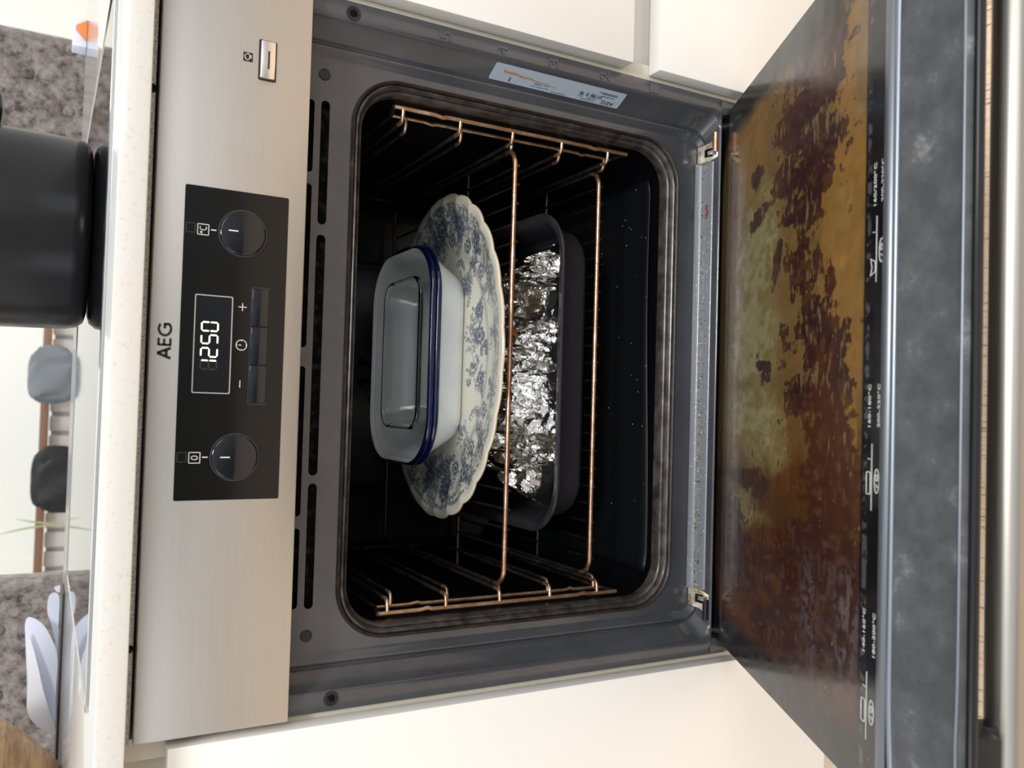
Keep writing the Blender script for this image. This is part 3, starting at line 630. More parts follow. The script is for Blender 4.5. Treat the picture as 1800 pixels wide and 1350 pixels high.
GOLD_S = [(0.224, 0.336, 0.061, 0.022, 1), (0.129, 0.335, 0.057, 0.035, 1), (0.057, 0.333, 0.056, 0.038, 1), (-0.007, 0.347, 0.035, 0.023, 1), (-0.053, 0.354, 0.03, 0.013, 1), (-0.105, 0.361, 0.033, 0.008, 0.9), (0.209, 0.108, 0.051, 0.058, 0.8), (0.245, 0.066, 0.042, 0.064, 0.6)]
HAZE_S = [(-0.168, 0.344, 0.023, 0.023, 1), (-0.192, 0.339, 0.019, 0.021, 1), (-0.176, 0.273, 0.03, 0.017, 0.7), (-0.2, 0.277, 0.021, 0.017, 0.7), (-0.153, 0.324, 0.016, 0.02, 0.5)]
DARKN_S = [(-0.026, 0.016, 0.255, 0.028, 1), (0.201, 0.015, 0.076, 0.043, 0.8), (0.287, -0.004, 0.039, 0.075, 1)]
n1 = fbm(XX * 60 + 5, SS * 34 + 3, 6, 1); n2 = fbm(XX * 14 + 1, SS * 12, 5, 9); n3 = fbm(XX * 70, SS * 210, 4, 21); n4 = fbm(XX * 260, SS * 170, 4, 33); n6 = fbm(XX * 150 + 7, SS * 90, 4, 52)
wX = XX + 0.022 * (n2 - 0.5); wS = SS + 0.030 * (fbm(XX * 16 + 9, SS * 10 + 4, 4, 71) - 0.5)
def field(L_):
    f_ = np.zeros(XX.shape)
    for (cx, cs, rx, rs, st_) in L_: f_ = np.maximum(f_, st_ * np.exp(-(((wX - cx) / rx) ** 2 + ((wS - cs) / rs) ** 2) ** 1.3 * 0.7))
    return f_
def mixc(c, t, d_): return c * (1 - t[..., None]) + d_ * t[..., None]
black = np.array((0.0085, 0.0085, 0.010)); C = np.tile(black, (ns, nx, 1))
ex = sstep(0.258, 0.236, np.abs(XX) + 0.02 * (n2 - 0.5)) * sstep(-0.006, 0.012, SS - 0.45 * np.clip(np.abs(XX) - 0.205, 0, 1) + 0.01 * (n2 - 0.5)) * sstep(0.3705, 0.3685, SS)
base = np.tile(np.array((0.060, 0.024, 0.010)), (ns, nx, 1))
up_ = sstep(-0.16, -0.02, XX + 0.10 * (n2 - 0.5)); base = mixc(base, up_, np.array((0.185, 0.110, 0.036)))
base = mixc(base, np.clip(field(ORANGE_S) * (0.5 + n1), 0, 1), np.array((0.105, 0.034, 0.008)))
base = mixc(base, sstep(0.25, 0.75, field(OLIVE_S) + 0.7 * (n1 - 0.5)), np.array((0.215, 0.165, 0.058)))
base = mixc(base, sstep(0.62, 0.95, field(OLIVE_S) + 0.9 * (n6 - 0.5)) * 0.8, np.array((0.30, 0.26, 0.13)))
base = mixc(base, sstep(0.35, 0.6, field(GOLD_S) + 0.25 * (n1 - 0.5)), np.array((0.245, 0.130, 0.034)))
base = base * (0.80 + 0.40 * n6[..., None])
bf = field(BROWN_S)
bl = sstep(0.37, 0.56, bf + 1.0 * (n1 - 0.5) + 0.95 * (n6 - 0.5) + 0.55 * (n3 - 0.5) + 0.35 * (n4 - 0.5))
lowr = sstep(-0.02, -0.14, XX)
brown = mixc(np.tile(np.array((0.072, 0.026, 0.015)), (ns, nx, 1)), lowr * 0.8, np.array((0.040, 0.013, 0.009)))
brown = mixc(brown, sstep(0.50, 0.66, n2 + 0.1 * n6) * 0.8, np.array((0.034, 0.013, 0.014)))
brown = mixc(brown, sstep(0.56, 0.72, n6) * 0.5, np.array((0.13, 0.060, 0.022)))
base = mixc(base, bl * (1 - 0.12 * lowr), brown)
base = mixc(base, sstep(0.58, 0.72, n3) * sstep(0.46, 0.62, n1) * 0.6 * (1 - lowr), np.array((0.26, 0.19, 0.08)))
base = mixc(base, np.clip(field(DARKN_S), 0, 1) * 0.75, np.array((0.026, 0.017, 0.011)))
hz_ = np.clip(field(HAZE_S) * sstep(0.40, 0.62, n3 * 0.5 + n4 * 0.5) * 0.55, 0, 1); base = mixc(base, hz_, np.array((0.165, 0.145, 0.15)))
C = mixc(C, ex, base)
sp1 = (vnoise(XX * 700, SS * 420, 77) > 0.975) & (n1 > 0.50) & (XX < 0.02); C[sp1] = (0.26, 0.21, 0.16)
scum = sstep(0.3725, 0.3735, SS) * sstep(0.3800, 0.3775, SS + 0.004 * (n1 - 0.5)); C = mixc(C, scum * sstep(0.45, 0.6, n4) * 0.8, np.array((0.10, 0.09, 0.085)))
me = bpy.data.meshes.new('inner_glass')
top = [D(x_, s_, 0.0) for s_ in ss for x_ in xs]
fs = [(i * nx + j, i * nx + j + 1, (i + 1) * nx + j + 1, (i + 1) * nx + j) for i in range(ns - 1) for j in range(nx - 1)]
ring = [j for j in range(nx)] + [i * nx + nx - 1 for i in range(1, ns)] + [(ns - 1) * nx + j for j in range(nx - 2, -1, -1)] + [i * nx for i in range(ns - 2, 0, -1)]
nb = len(top); vb = top + [tuple(Vector(top[i]) - ND * 0.0035) for i in ring]
for k in range(len(ring)):
    k2 = (k + 1) % len(ring); fs.append((ring[k2], ring[k], nb + k, nb + k2))
me.from_pydata(vb, [], fs)
me.polygons.foreach_set('use_smooth', [True] * len(me.polygons)); me.set_sharp_from_angle(angle=0.6)
ca = me.color_attributes.new('Col', 'FLOAT_COLOR', 'POINT')
cc = np.ones((len(vb), 4), dtype=np.float32); cc[:nb, :3] = C.reshape(-1, 3); cc[nb:, :3] = (0.10, 0.12, 0.12)
ca.data.foreach_set('color', cc.ravel())
gl = link_mesh('inner_glass', me, M['stained_glass'], door)
gl['label'] = 'inner glass covered with burnt brown and amber grease'
# printed cooking guide near the far edge of the glass
def on_dr(me_, x, s_, o_=0.00025): return place(me_, D(x, s_, o_), (1, 0, 0), tuple(-OD))
for t_, x_, s_, w_ in (('160/200\u00b0C', 0.1060, 0.3845, 0.0275), ('160-180\u00b0C', -0.0350, 0.3812, 0.0270), ('140-160\u00b0C', -0.1770, 0.3780, 0.0270), ('200-220\u00b0C', -0.0350, 0.3945, 0.0270), ('180-200\u00b0C', -0.1770, 0.3925, 0.0270), ('200-220\u00b0C', 0.1060, 0.3955, 0.0270)):
    link_mesh('printed_text', on_dr(fit(text(t_, 0.005, 0.0001), w_, 0.0036), x_, s_), M['print'], door)
for x_, s_ in ((0.0640, 0.3835), (-0.0800, 0.3815), (-0.2230, 0.3790)):
    link_mesh('printed_symbol', on_dr(strokes([((-0.021, -0.0042), (0.021, -0.0042)), ((0.011, -0.0022), (0.0115, 0.0012))] + (poly([(-0.014, -0.003), (-0.008, -0.003), (-0.005, 0.004), (-0.011, 0.002), (-0.016, 0.004), (-0.014, -0.003)]) if x_ > 0 else poly(rr(-0.004, 0.0005, 0.007, 0.0028, 0.001, 2) + [rr(-0.004, 0.0005, 0.007, 0.0028, 0.001, 2)[0]])), 0.00045), x_, s_), M['print'], door)
    link_mesh('printed_symbol', on_dr(strokes(poly(arcpts(0, 0, 0.0075, 0.0032, 0, 360, 20)) + poly(arcpts(0.002, 0, 0.002, 0.0015, 0, 360, 10)) + [((-0.004, -0.0015), (-0.002, 0.001))], 0.00045), x_ - 0.002, s_ + 0.0115), M['print'], door)
link_mesh('printed_text', on_dr(fit(text('MADE IN GERMANY', 0.004, 0.0001), 0.050, 0.0022), 0.0010, -0.0085), M['print_dim'], door)
# far end of the door: bright ridges, bevelled grey cap
def dprof(prof, halfx, bend=True, nxx=90):
    loops = []
    for (s_, o_, kb) in prof:
        l = []
        for x_ in np.linspace(-halfx, halfx, nxx):
            q_ = max(0.0, (abs(x_) - 0.195) / 0.08); d_ = kb * q_ * q_
            l.append(D(x_, s_ + d_, o_))
        loops.append(l)
    return loops
tm = MB().loft(dprof([(0.3975, 0.0002, 0), (0.3980, 0.0010, 0), (0.4040, 0.0014, 0), (0.4052, 0.0008, 0), (0.4060, -0.0030, 0)], 0.278), False, False, False)
obj('inner_ridge', tm, M['ridge_grey'], door, ang=70)
cap = MB().loft(dprof([(0.4058, -0.0040, 0), (0.4075, -0.0046, 0.001), (0.4105, -0.0040, 0.006), (0.4125, 0.0004, 0.008), (0.4140, 0.0014, 0.008), (0.4160, 0.0010, 0.008), (0.4180, -0.0022, 0.006), (0.4500, -0.0166, 0), (0.4545, -0.0186, 0), (0.4552, -0.0176, 0), (0.4566, -0.0180, 0), (0.4572, -0.0200, 0), (0.4572, -0.0218, 0)], 0.2925), False, False, False)
endc = obj('door_end_cap', cap, M['door_metal'], door, ang=50)
hl = MB().tube([D(x_, 0.4146 + 0.008 * max(0, (abs(x_) - 0.195) / 0.08) ** 2, 0.0004) for x_ in np.linspace(-0.290, 0.290, 90)], 0.0020, 10)
obj('bright_ridge', hl, M['door_trim'], endc, ang=70)
hl = MB().tube([D(x_, 0.4556 - 0.0012 * math.exp(-((abs(x_) - 0.222) / 0.02) ** 2), -0.0180) for x_ in np.linspace(-0.292, 0.292, 90)], 0.0010, 8)
obj('bright_ridge', hl, M['door_trim'], endc)
og = MB().loft([dloop([(-0.2970, -0.012), (0.2970, -0.012), (0.2970, 0.4600), (-0.2970, 0.4600)], o_) for o_ in (-0.0275, -0.0222)])
obj('outer_glass', og, M['door_black'], door, bevel=0.0012)
# stain patch on the end cap
hd = obj('door_handle', MB().tube([D(x_, 0.4215, -0.0645) for x_ in (-0.2625, -0.262, 0.262, 0.2625)], [0.0102, 0.0112, 0.0112, 0.0102], 40), M['handle'], door, ang=50)
for s_ in (1, -1):
    xa, xb = sorted((s_ * 0.2175, s_ * 0.2540))
    mt = MB().loft([[D(x_, s2, o_) for x_, s2 in ((xa, 0.4150), (xb, 0.4150), (xb, 0.4500), (xa, 0.4500))] for o_ in (-0.0460, -0.0276)])
    mt.loft([[D(x_, s2, o_) for x_, s2 in ((xa + 0.001, 0.4140), (xb - 0.001, 0.4140), (xb - 0.001, 0.4290), (xa + 0.001, 0.4290))] for o_ in (-0.0590, -0.0440)])
    obj('handle_mount', mt, M['black_plastic'], hd, bevel=0.001)

# ================================================================== CABINETS
def unit(name, label, cat, loc): return empty(name, loc, label, cat)
lc = unit('base_cabinet', 'cream cabinet with one tall plain door at the left of the oven', 'cabinet', (-0.6, 0.3, 0.15))
obj('carcass', MB().box((-0.3165, 0.0205, Z0 - 0.612), (-0.2995, 0.58, CB - 0.0005)).box((-0.92, 0.0215, Z0 - 0.612), (-0.3170, 0.58, Z0 + 0.086)), M['carcass'], lc)
obj('recess_rail', MB().box((-0.92, 0.032, Z0 + 0.0865), (-0.3170, 0.05, CB - 0.0005)), M['carcass'], lc)
obj('cabinet_door', MB().box((-0.90, 0.0005, Z0 - 0.6140), (-0.3036, 0.0195, Z0 + 0.0890)), M['cabinet'], lc, bevel=0.0012)
rc = unit('drawer_unit', 'cream drawer unit with wide plain drawer fronts at the right of the oven', 'cabinet', (0.6, 0.3, 0.15))
obj('carcass', MB().box((0.2995, 0.0205, Z0 - 0.612), (0.3165, 0.58, CB - 0.0005)), M['carcass'], rc)
obj('recess_rail', MB().box((0.3170, 0.0260, Z0 - 0.612), (0.92, 0.045, CB - 0.0005)), M['edge_strip'], rc)
obj('end_panel', MB().box((0.9015, 0.0005, Z0 - 0.612), (0.9200, 0.58, CB - 0.0005)), M['cabinet'], rc, bevel=0.001)
for z0_, z1_ in ((-0.3230, 0.0890), (-0.6140, -0.3560)):
    obj('drawer_front', MB().box((0.3050, 0.0005, Z0 + z0_), (0.90, 0.0195, Z0 + z1_)), M['cabinet'], rc, bevel=0.0012)
tag(obj('housing_base', MB().box((-0.2980, 0.06, Z0 - 0.612), (0.2980, 0.58, Z0 - 0.5900)), M['carcass'], loc=(0, 0.3, Z0 - 0.612)), 'cream base board of the housing under the oven', 'cabinet')
tr_ = tag(obj('top_rail', MB().box((-0.2990, 0.0060, Z0 + 0.1150), (0.2990, 0.0450, CB - 0.0006)), M['recess'], loc=(0, 0.03, Z0 + 0.1135)), 'grey metal rail in the gap between worktop and control panel', 'rail')
for x_, r_ in ((0.1893, 0.0035), (-0.2280, 0.0030)):
    obj('rail_hole', MB().lathe([(0.0001, 0), (r_, 0), (r_, 0.0006), (0.0001, 0.0006)], (x_, 0.0054, Z0 + 0.1178), 20, 'Y'), M['void'], tr_)
tag(obj('plinth_board', MB().box((-2.0, 0.055, 0.0), (2.0, 0.073, 0.148)), M['carcass'], loc=(0, 0.06, 0)), 'cream plinth board along the floor under the cabinets', 'plinth')

# ================================================================== INSIDE THE OVEN
LV = [-0.1035, -0.1625, -0.2203, -0.2780, -0.3358]
def side_rack(s_, label):
    t = empty('side_rack', (s_ * 0.2338, 0.06, Z0 - 0.36), label, 'oven rack', 'ladder racks on the cavity walls')
    for y_, za, zb, r_ in ((0.0600, -0.0945, -0.3600, 0.0023), (0.0850, -0.1010, -0.3560, 0.0019), (0.41, -0.0950, -0.3600, 0.0020)):
        pts = []
        for k in range(61):
            z_ = za + (zb - za) * k / 60; kink = 0.0016 * (math.exp(-((z_ + 0.142) / 0.003) ** 2) + math.exp(-((z_ + 0.318) / 0.003) ** 2))
            pts.append((s_ * (0.2338 - kink), y_, z_))
        obj('upright_wire', Z(MB().tube(pts, r_, 8)), M['rack'] if y_ < 0.2 else M['wire_darkest'], t, ang=60)
    for k, zt, yb in ((0, -0.0945, 0.085), (1, -0.3600, 0.085)):
        obj('end_wire', Z(MB().tube([(s_ * 0.2338, 0.060, zt), (s_ * 0.2338, 0.085, zt + (-0.0065 if k == 0 else 0.004)), (s_ * 0.2338, 0.41, zt)], 0.0019, 8)), M['wire_darkest'], t, ang=60)
    for z_ in LV:
        for y0, dz in ((0.0600, 0.0), (0.0850, -0.0125)):
            zz = z_ + dz
            p = [(s_ * 0.2338, y0, zz), (s_ * 0.2275, y0 + 0.0005, zz)] + [(s_ * (0.2275 - 0.0060 * math.sin(a)), y0 + 0.0005 + 0.0060 * (1 - math.cos(a)), zz) for a in (0.4, 0.8, 1.2, PI / 2)] + [(s_ * 0.2215, y0 + 0.012, zz)]
            rw = obj('runner_wire', Z(MB().tube([p[-1], (s_ * 0.2215, 0.40, zz), (s_ * 0.2338, 0.41, zz)], 0.0019, 8)), M['wire_darkest'], t, ang=60)
            obj('runner_hook', Z(MB().tube(p, 0.0019, 8)), M['rack'], rw, ang=60)
    return t
side_rack(1, 'ladder-like wire rack on the right wall of the oven cavity')
side_rack(-1, 'ladder-like wire rack on the left wall of the oven cavity')

def wire_shelf(y0, zb, label, half, m1):
    t = empty('wire_shelf', (0, y0 + 0.17, Z0 + zb - 0.004), label, 'oven shelf', 'wire shelves in the oven')
    R_ = 0.018; yb = y0 + 0.335
    pts = [(-0.2205 + R_ * (1 - math.cos(a)), y0 + R_ * (1 - math.sin(a)), zb) for a in np.linspace(0, PI / 2, 7)]
    pts += [(x_, y0, zb) for x_ in np.linspace(-0.2205 + R_ + 0.01, 0.2205 - R_ - 0.01, 20)]
    pts += [(0.2205 - R_ * (1 - math.cos(a)), y0 + R_ * (1 - math.sin(a)), zb) for a in np.linspace(PI / 2, 0, 7)]
    for sd in (-1, 1): obj('side_bar', Z(MB().tube([(sd * 0.2205, y0 + R_, zb), (sd * 0.2205, yb, zb)], 0.0024, 8)), M['wire_darkest'], t, ang=60)
    n_ = len(pts)
    obj('front_bar', Z(MB().tube(pts, 0.0025, 10)), M['wire'], t, ang=60)
    obj('back_bar', Z(MB().tube([(-0.2205, yb, zb), (0.2205, yb, zb)], 0.0025, 8)), M['wire_dark'], t, ang=60)
    obj('cross_bar', Z(MB().tube([(-0.2205, y0 + 0.12, zb - 0.0058), (0.2205, y0 + 0.12, zb - 0.0058)], 0.0020, 8)), M['wire_dark'], t, ang=60)
    for k in range(22):
        x_ = -0.2027 + k * 0.0193
        obj('grid_wire', Z(MB().tube([(x_, y0 - 0.0008, zb - 0.0036), (x_, y0 + 0.004, zb - 0.0037), (x_, yb, zb - 0.0037)], [0.0016, 0.0014, 0.0014], 8)), m1, t, ang=60)
    return t
S1Y, S1Z = 0.068, -0.2283
S2Y, S2Z = 0.087, -0.3438
wire_shelf(S1Y, S1Z, 'upper browned wire shelf holding the blue patterned platter', 0.2205, M['wire_dark'])
wire_shelf(S2Y, S2Z, 'lower browned wire shelf holding the roasting tin', 0.2205, M['wire_dark'])

ln = MB(); nn = 60; loops = []
for i in range(30):
    y_ = 0.072 + (0.405 - 0.072) * i / 29
    l = []
    for j in range(nn):
        x_ = -0.218 + 0.436 * j / (nn - 1)
        z_ = -0.4090 + 0.0035 * math.exp(-((y_ - 0.072) / 0.018) ** 2) + 0.0012 * math.sin(x_ * 14 + 1) * math.exp(-((y_ - 0.072) / 0.04) ** 2) + 0.003 * max(0, (abs(x_) - 0.200) / 0.018)
        yy = y_ + (0.004 * math.sin(x_ * 9) if i == 0 else 0)
        l.append((x_, yy, z_))
    loops.append(l)
ln.loft(loops, False, False, False)
lo = obj('oven_liner', Z(ln), M['liner'], loc=(0, 0.24, Z0 - 0.409))
sol = lo.modifiers.new('thickness', 'SOLIDIFY'); sol.thickness = 0.0006; sol.offset = 1
tag(lo, 'crumb-flecked black liner sheet lying on the oven cavity floor', 'oven liner')

# ---- platter
PZ = S1Z - 0.0037 + 0.0014 + 0.0003
pcx, pcy, pa, pb = 0.0145, 0.2060, 0.1810, 0.1520
nr, nt_ = 190, 720
# printed pattern on a raster in platter coordinates
GW, GH = 1500, 1260
gxx = np.linspace(-0.19, 0.19, GW); gyy = np.linspace(-0.16, 0.16, GH)
PX, PY = np.meshgrid(gxx, gyy); INK = np.zeros((GH, GW))
px_m = GW / 0.38
def stamp(cx, cy, rad, fn):
    i0 = int((cx - rad + 0.19) * px_m); i1 = int((cx + rad + 0.19) * px_m) + 1; j0 = int((cy - rad + 0.16) * (GH / 0.32)); j1 = int((cy + rad + 0.16) * (GH / 0.32)) + 1
    i0, j0 = max(i0, 0), max(j0, 0); i1, j1 = min(i1, GW), min(j1, GH)
    if i1 <= i0 or j1 <= j0: return
    a = PX[j0:j1, i0:i1] - cx; b = PY[j0:j1, i0:i1] - cy
    INK[j0:j1, i0:i1] = np.maximum(INK[j0:j1, i0:i1], fn(a, b))
def leaf(cx, cy, ln_, wd_, an, v_=0.8):
    ca_, sa_ = math.cos(an), math.sin(an)
    def fn(a, b):
        u = (a * ca_ + b * sa_) / ln_; w2 = np.abs(-a * sa_ + b * ca_) / wd_
        prof_ = np.where((u > 0) & (u < 1), np.sin(np.clip(u, 0, 1) * PI) ** 0.8, 0)
        return np.where(w2 < prof_, v_ * (0.62 + 0.38 * (w2 > 0.35 * prof_)) * (0.8 + 0.2 * np.sin(u * 40)), 0)
    stamp(cx, cy, ln_ * 1.05, fn)
def flower(cx, cy, r_, n_=9, v_=0.85, ph=0):
    def fn(a, b):
        rr2 = np.hypot(a, b) / r_; th = np.arctan2(b, a)
        pet = 0.72 + 0.28 * np.abs(np.cos(th * n_ / 2 + ph))
        o_ = np.where(rr2 < pet, 0.35 + 0.45 * np.abs(np.sin(th * n_ * 1.0 + rr2 * 5)), 0)
        o_ = np.where((rr2 > 0.30) & (rr2 < 0.46), v_ * 0.12, o_); o_ = np.where(rr2 < 0.28, v_, o_); o_ = np.where((rr2 < pet) & (rr2 > pet - 0.14), v_, o_); return o_
    stamp(cx, cy, r_, fn)
def spiky(cx, cy, r_, v_=0.85):
    for k in range(22):
        a = 2 * PI * k / 22 + random.uniform(-0.1, 0.1); leaf(cx + 0.35 * r_ * math.cos(a), cy + 0.35 * r_ * math.sin(a), r_ * random.uniform(0.5, 0.75), r_ * 0.09, a, v_)
    flower(cx, cy, r_ * 0.5, 6, v_)
def stem(p0, p1, bend_, nl, size, v_=0.7):
    p0 = np.array(p0); p1 = np.array(p1); d_ = p1 - p0; n_ = np.array((-d_[1], d_[0])); L_ = np.hypot(*d_)
    prev = None
    for k in range(40):
        t = k / 39; p = p0 + d_ * t + n_ * bend_ * math.sin(PI * t)
        stamp(p[0], p[1], 0.0006, lambda a, b: np.where(np.hypot(a, b) < 0.00045, v_, 0))
    for k in range(nl):
        t = (k + 0.5) / nl; p = p0 + d_ * t + n_ * bend_ * math.sin(PI * t); an = math.atan2(d_[1], d_[0])
        for sg_ in (1, -1): leaf(p[0], p[1], size * (1.1 - 0.5 * t), size * 0.2, an + sg_ * random.uniform(0.6, 1.1), v_)
def EP(rho, th): return (rho * pa * math.cos(th), rho * pb * math.sin(th))
def cluster(x, y, n, sz, spread, v0=0.55, v1=0.9):
    for z_ in range(n):
        a = random.uniform(0, 2 * PI); d_ = spread * math.sqrt(random.random())
        leaf(x + d_ * math.cos(a), y + d_ * math.sin(a), sz * random.uniform(0.6, 1.3), sz * random.uniform(0.14, 0.30), random.uniform(0, 2 * PI), random.uniform(v0, v1))
for k in range(150):                                             # dense foliage band along the rim
    th = 2 * PI * k / 150 + random.uniform(-0.02, 0.02)
    end_ = abs(math.cos(th)) ** 1.5                               # the print is deeper at the two ends of the oval
    p = EP(random.uniform(0.83, 0.925), th); cluster(p[0], p[1], 7, 0.0050, 0.0055)
    if random.random() < 0.35 + 0.65 * end_:
        p = EP(random.uniform(0.70, 0.86), th); cluster(p[0], p[1], 6, 0.0056, 0.0065)
for k in range(16):
    th = 2 * PI * k / 16 + 0.13; end_ = abs(math.cos(th))
    p = EP(0.84 - 0.03 * end_, th); flower(p[0], p[1], 0.0075 + 0.0045 * end_, 9, 0.9, k)
    if end_ > 0.35:
        q_ = EP(0.64, th + 0.12); stem(p, q_, 0.2, 7, 0.009, 0.8)
        q_ = EP(0.90, th + 0.22); stem(p, q_, -0.3, 6, 0.008, 0.8)
        p2 = EP(0.73, th + 0.19); flower(p2[0], p2[1], 0.0090, 8, 0.8, k)
    for q2 in range(6): a = random.uniform(0, 2 * PI); leaf(p[0] + 0.007 * math.cos(a), p[1] + 0.007 * math.sin(a), 0.011, 0.0030, a, 0.85)
def ipt(x, y): return (x - pcx, y - pcy)
for (x_, y_, r_, kd) in ((0.093, 0.165, 0.0150, 1), (0.062, 0.133, 0.0095, 0), (0.034, 0.131, 0.0110, 0), (0.184, 0.222, 0.010, 0), (0.150, 0.234, 0.018, 1), (0.163, 0.176, 0.016, 1), (-0.116, 0.236, 0.017, 1), (-0.110, 0.200, 0.014, 1), (-0.140, 0.190, 0.011, 0), (-0.012, 0.126, 0.0085, 0)):
    p = ipt(x_, y_)
    (spiky if kd else flower)(p[0], p[1], r_)
    for q2 in range(4):
        a = random.uniform(0, 2 * PI); stem(p, (p[0] + 1.7 * r_ * math.cos(a), p[1] + 1.7 * r_ * math.sin(a)), 0.2, 6, r_ * 0.5)
for (x_, y_, n_l, sp_) in ((0.030, 0.150, 46, 0.016), (0.052, 0.146, 26, 0.011), (-0.008, 0.147, 44, 0.014), (-0.074, 0.165, 40, 0.014), (0.006, 0.140, 26, 0.009), (-0.128, 0.215, 50, 0.018), (0.172, 0.200, 50, 0.018)):
    p = ipt(x_, y_); cluster(p[0], p[1], n_l, 0.0065, sp_, 0.6, 0.95)
for (x_, y_, dx, dy) in ((0.053, 0.143, 0.012, -0.016), (0.119, 0.196, -0.010, -0.022), (-0.056, 0.152, 0.004, -0.034), (0.012, 0.128, 0.010, -0.010), (-0.020, 0.138, -0.016, -0.018), (0.100, 0.150, 0.012, -0.020)):
    p = ipt(x_, y_); stem(p, (p[0] + dx, p[1] + dy), 0.25, 8, 0.0065, 0.85)
for x_, y_ in ((0.022, 0.121), (0.014, 0.116), (0.006, 0.113), (-0.060, 0.130)):
    p = ipt(x_, y_); leaf(p[0], p[1], 0.013, 0.0042, -1.2, 0.85); leaf(p[0] + 0.006, p[1] + 0.004, 0.011, 0.0038, -0.5, 0.85)
INK = np.clip(INK * (0.95 + 0.55 * fbm((PX + 1) * 700, (PY + 1) * 700, 2, 5)), 0, 1)
line_band = np.hypot(PX / pa, PY / pb)
th_g = np.arctan2(PY / pb, PX / pa)
scal = lambda th: 1 + (0.006 + 0.010 * np.abs(np.cos(th)) ** 1.5) * (np.abs(np.sin(th * 13)) ** 0.7 - 0.4)
ed = line_band / scal(th_g)
INK = np.where((ed > 0.925) & (ed < 0.950) & (fbm((PX + 1) * 300, (PY + 1) * 300, 3, 6) > 0.46), 0.75, INK)
INK = np.where(ed > 0.955, 0, INK)
china = np.array((0.66, 0.64, 0.55)); ink = np.array((0.055, 0.088, 0.150))
# profile rho -> height and well
rho = np.concatenate([np.linspace(0.0, 1.0, nr)]); th = np.linspace(0, 2 * PI, nt_, endpoint=False)
def pz_(r_):
    return 0.0045 + 0.0003 * 0 + 0.0095 * sstep(0.72, 1.0, r_) + 0.0052 * sstep(0.60, 0.72, r_) - 0.0006 * sstep(0.97, 1.0, r_)
RR, TT = np.meshgrid(rho, th, indexing='ij')
edge_f = 1 + (scal(TT) - 1) * sstep(0.7, 1.0, RR)
flut = (0.0005 + 0.0010 * np.abs(np.cos(TT)) ** 2) * np.abs(np.sin(TT * 13)) * sstep(0.62, 0.95, RR)
Xp = pcx + RR * pa * edge_f * np.cos(TT); Yp = pcy + RR * pb * edge_f * np.sin(TT); Zp = PZ + pz_(RR) - flut + 0.0005 + Z0
top = np.stack([Xp, Yp, Zp], -1).reshape(-1, 3)
ii = np.clip(((Xp - pcx + 0.19) * px_m).astype(int), 0, GW - 1); jj = np.clip(((Yp - pcy + 0.16) * GH / 0.32).astype(int), 0, GH - 1)
ik = INK[jj, ii]; ik = np.clip(ik, 0, 1)[..., None]; CC = china * (1 - ik) + ink * ik
warm = sstep(0.965, 0.99, RR)[..., None] * 0.35; CC = CC * (1 - warm) + np.array((0.72, 0.60, 0.44)) * warm
CC = CC.reshape(-1, 3)
fs = []
for i in range(1, nr - 1):
    for j in range(nt_):
        k = (j + 1) % nt_; fs.append((i * nt_ + j, (i + 1) * nt_ + j, (i + 1) * nt_ + k, i * nt_ + k))
fs.append(tuple(nt_ + j for j in range(nt_)))
vs = [tuple(p) for p in top]
nb = len(vs); last = (nr - 1) * nt_
unders = [(1.006, -0.0012), (1.004, -0.0030), (0.985, -0.0046), (0.80, -0.0100), (0.66, -0.0170), (0.60, -0.0172)]
for (f_, dz) in unders:
    for j in range(nt_):
        a = th[j]; e_ = scal(a) if f_ > 0.9 else 1; zt = top[last + j][2] + dz
        zt = max(zt, PZ + Z0 + 0.0001)
        vs.append((pcx + f_ * pa * e_ * math.cos(a), pcy + f_ * pb * e_ * math.sin(a), zt))
prevs = [last + j for j in range(nt_)]
for q_ in range(len(unders)):
    cur = [nb + q_ * nt_ + j for j in range(nt_)]
    for j in range(nt_):
        k = (j + 1) % nt_; fs.append((prevs[j], cur[j], cur[k], prevs[k]))
    prevs = cur
fs.append(tuple(reversed(prevs)))
me = bpy.data.meshes.new('platter'); me.from_pydata(vs, [], fs)
me.polygons.foreach_set('use_smooth', [True] * len(me.polygons))
ca = me.color_attributes.new('Col', 'FLOAT_COLOR', 'POINT')
cc = np.ones((len(vs), 4), dtype=np.float32); cc[:nb, :3] = CC; cc[nb:, :3] = (0.72, 0.62, 0.47)
ca.data.foreach_set('color', cc.ravel())
tag(link_mesh('platter', me, M['china'], loc=(pcx, pcy, PZ + Z0)), 'scalloped oval cream platter with blue floral print on the upper wire shelf', 'platter')

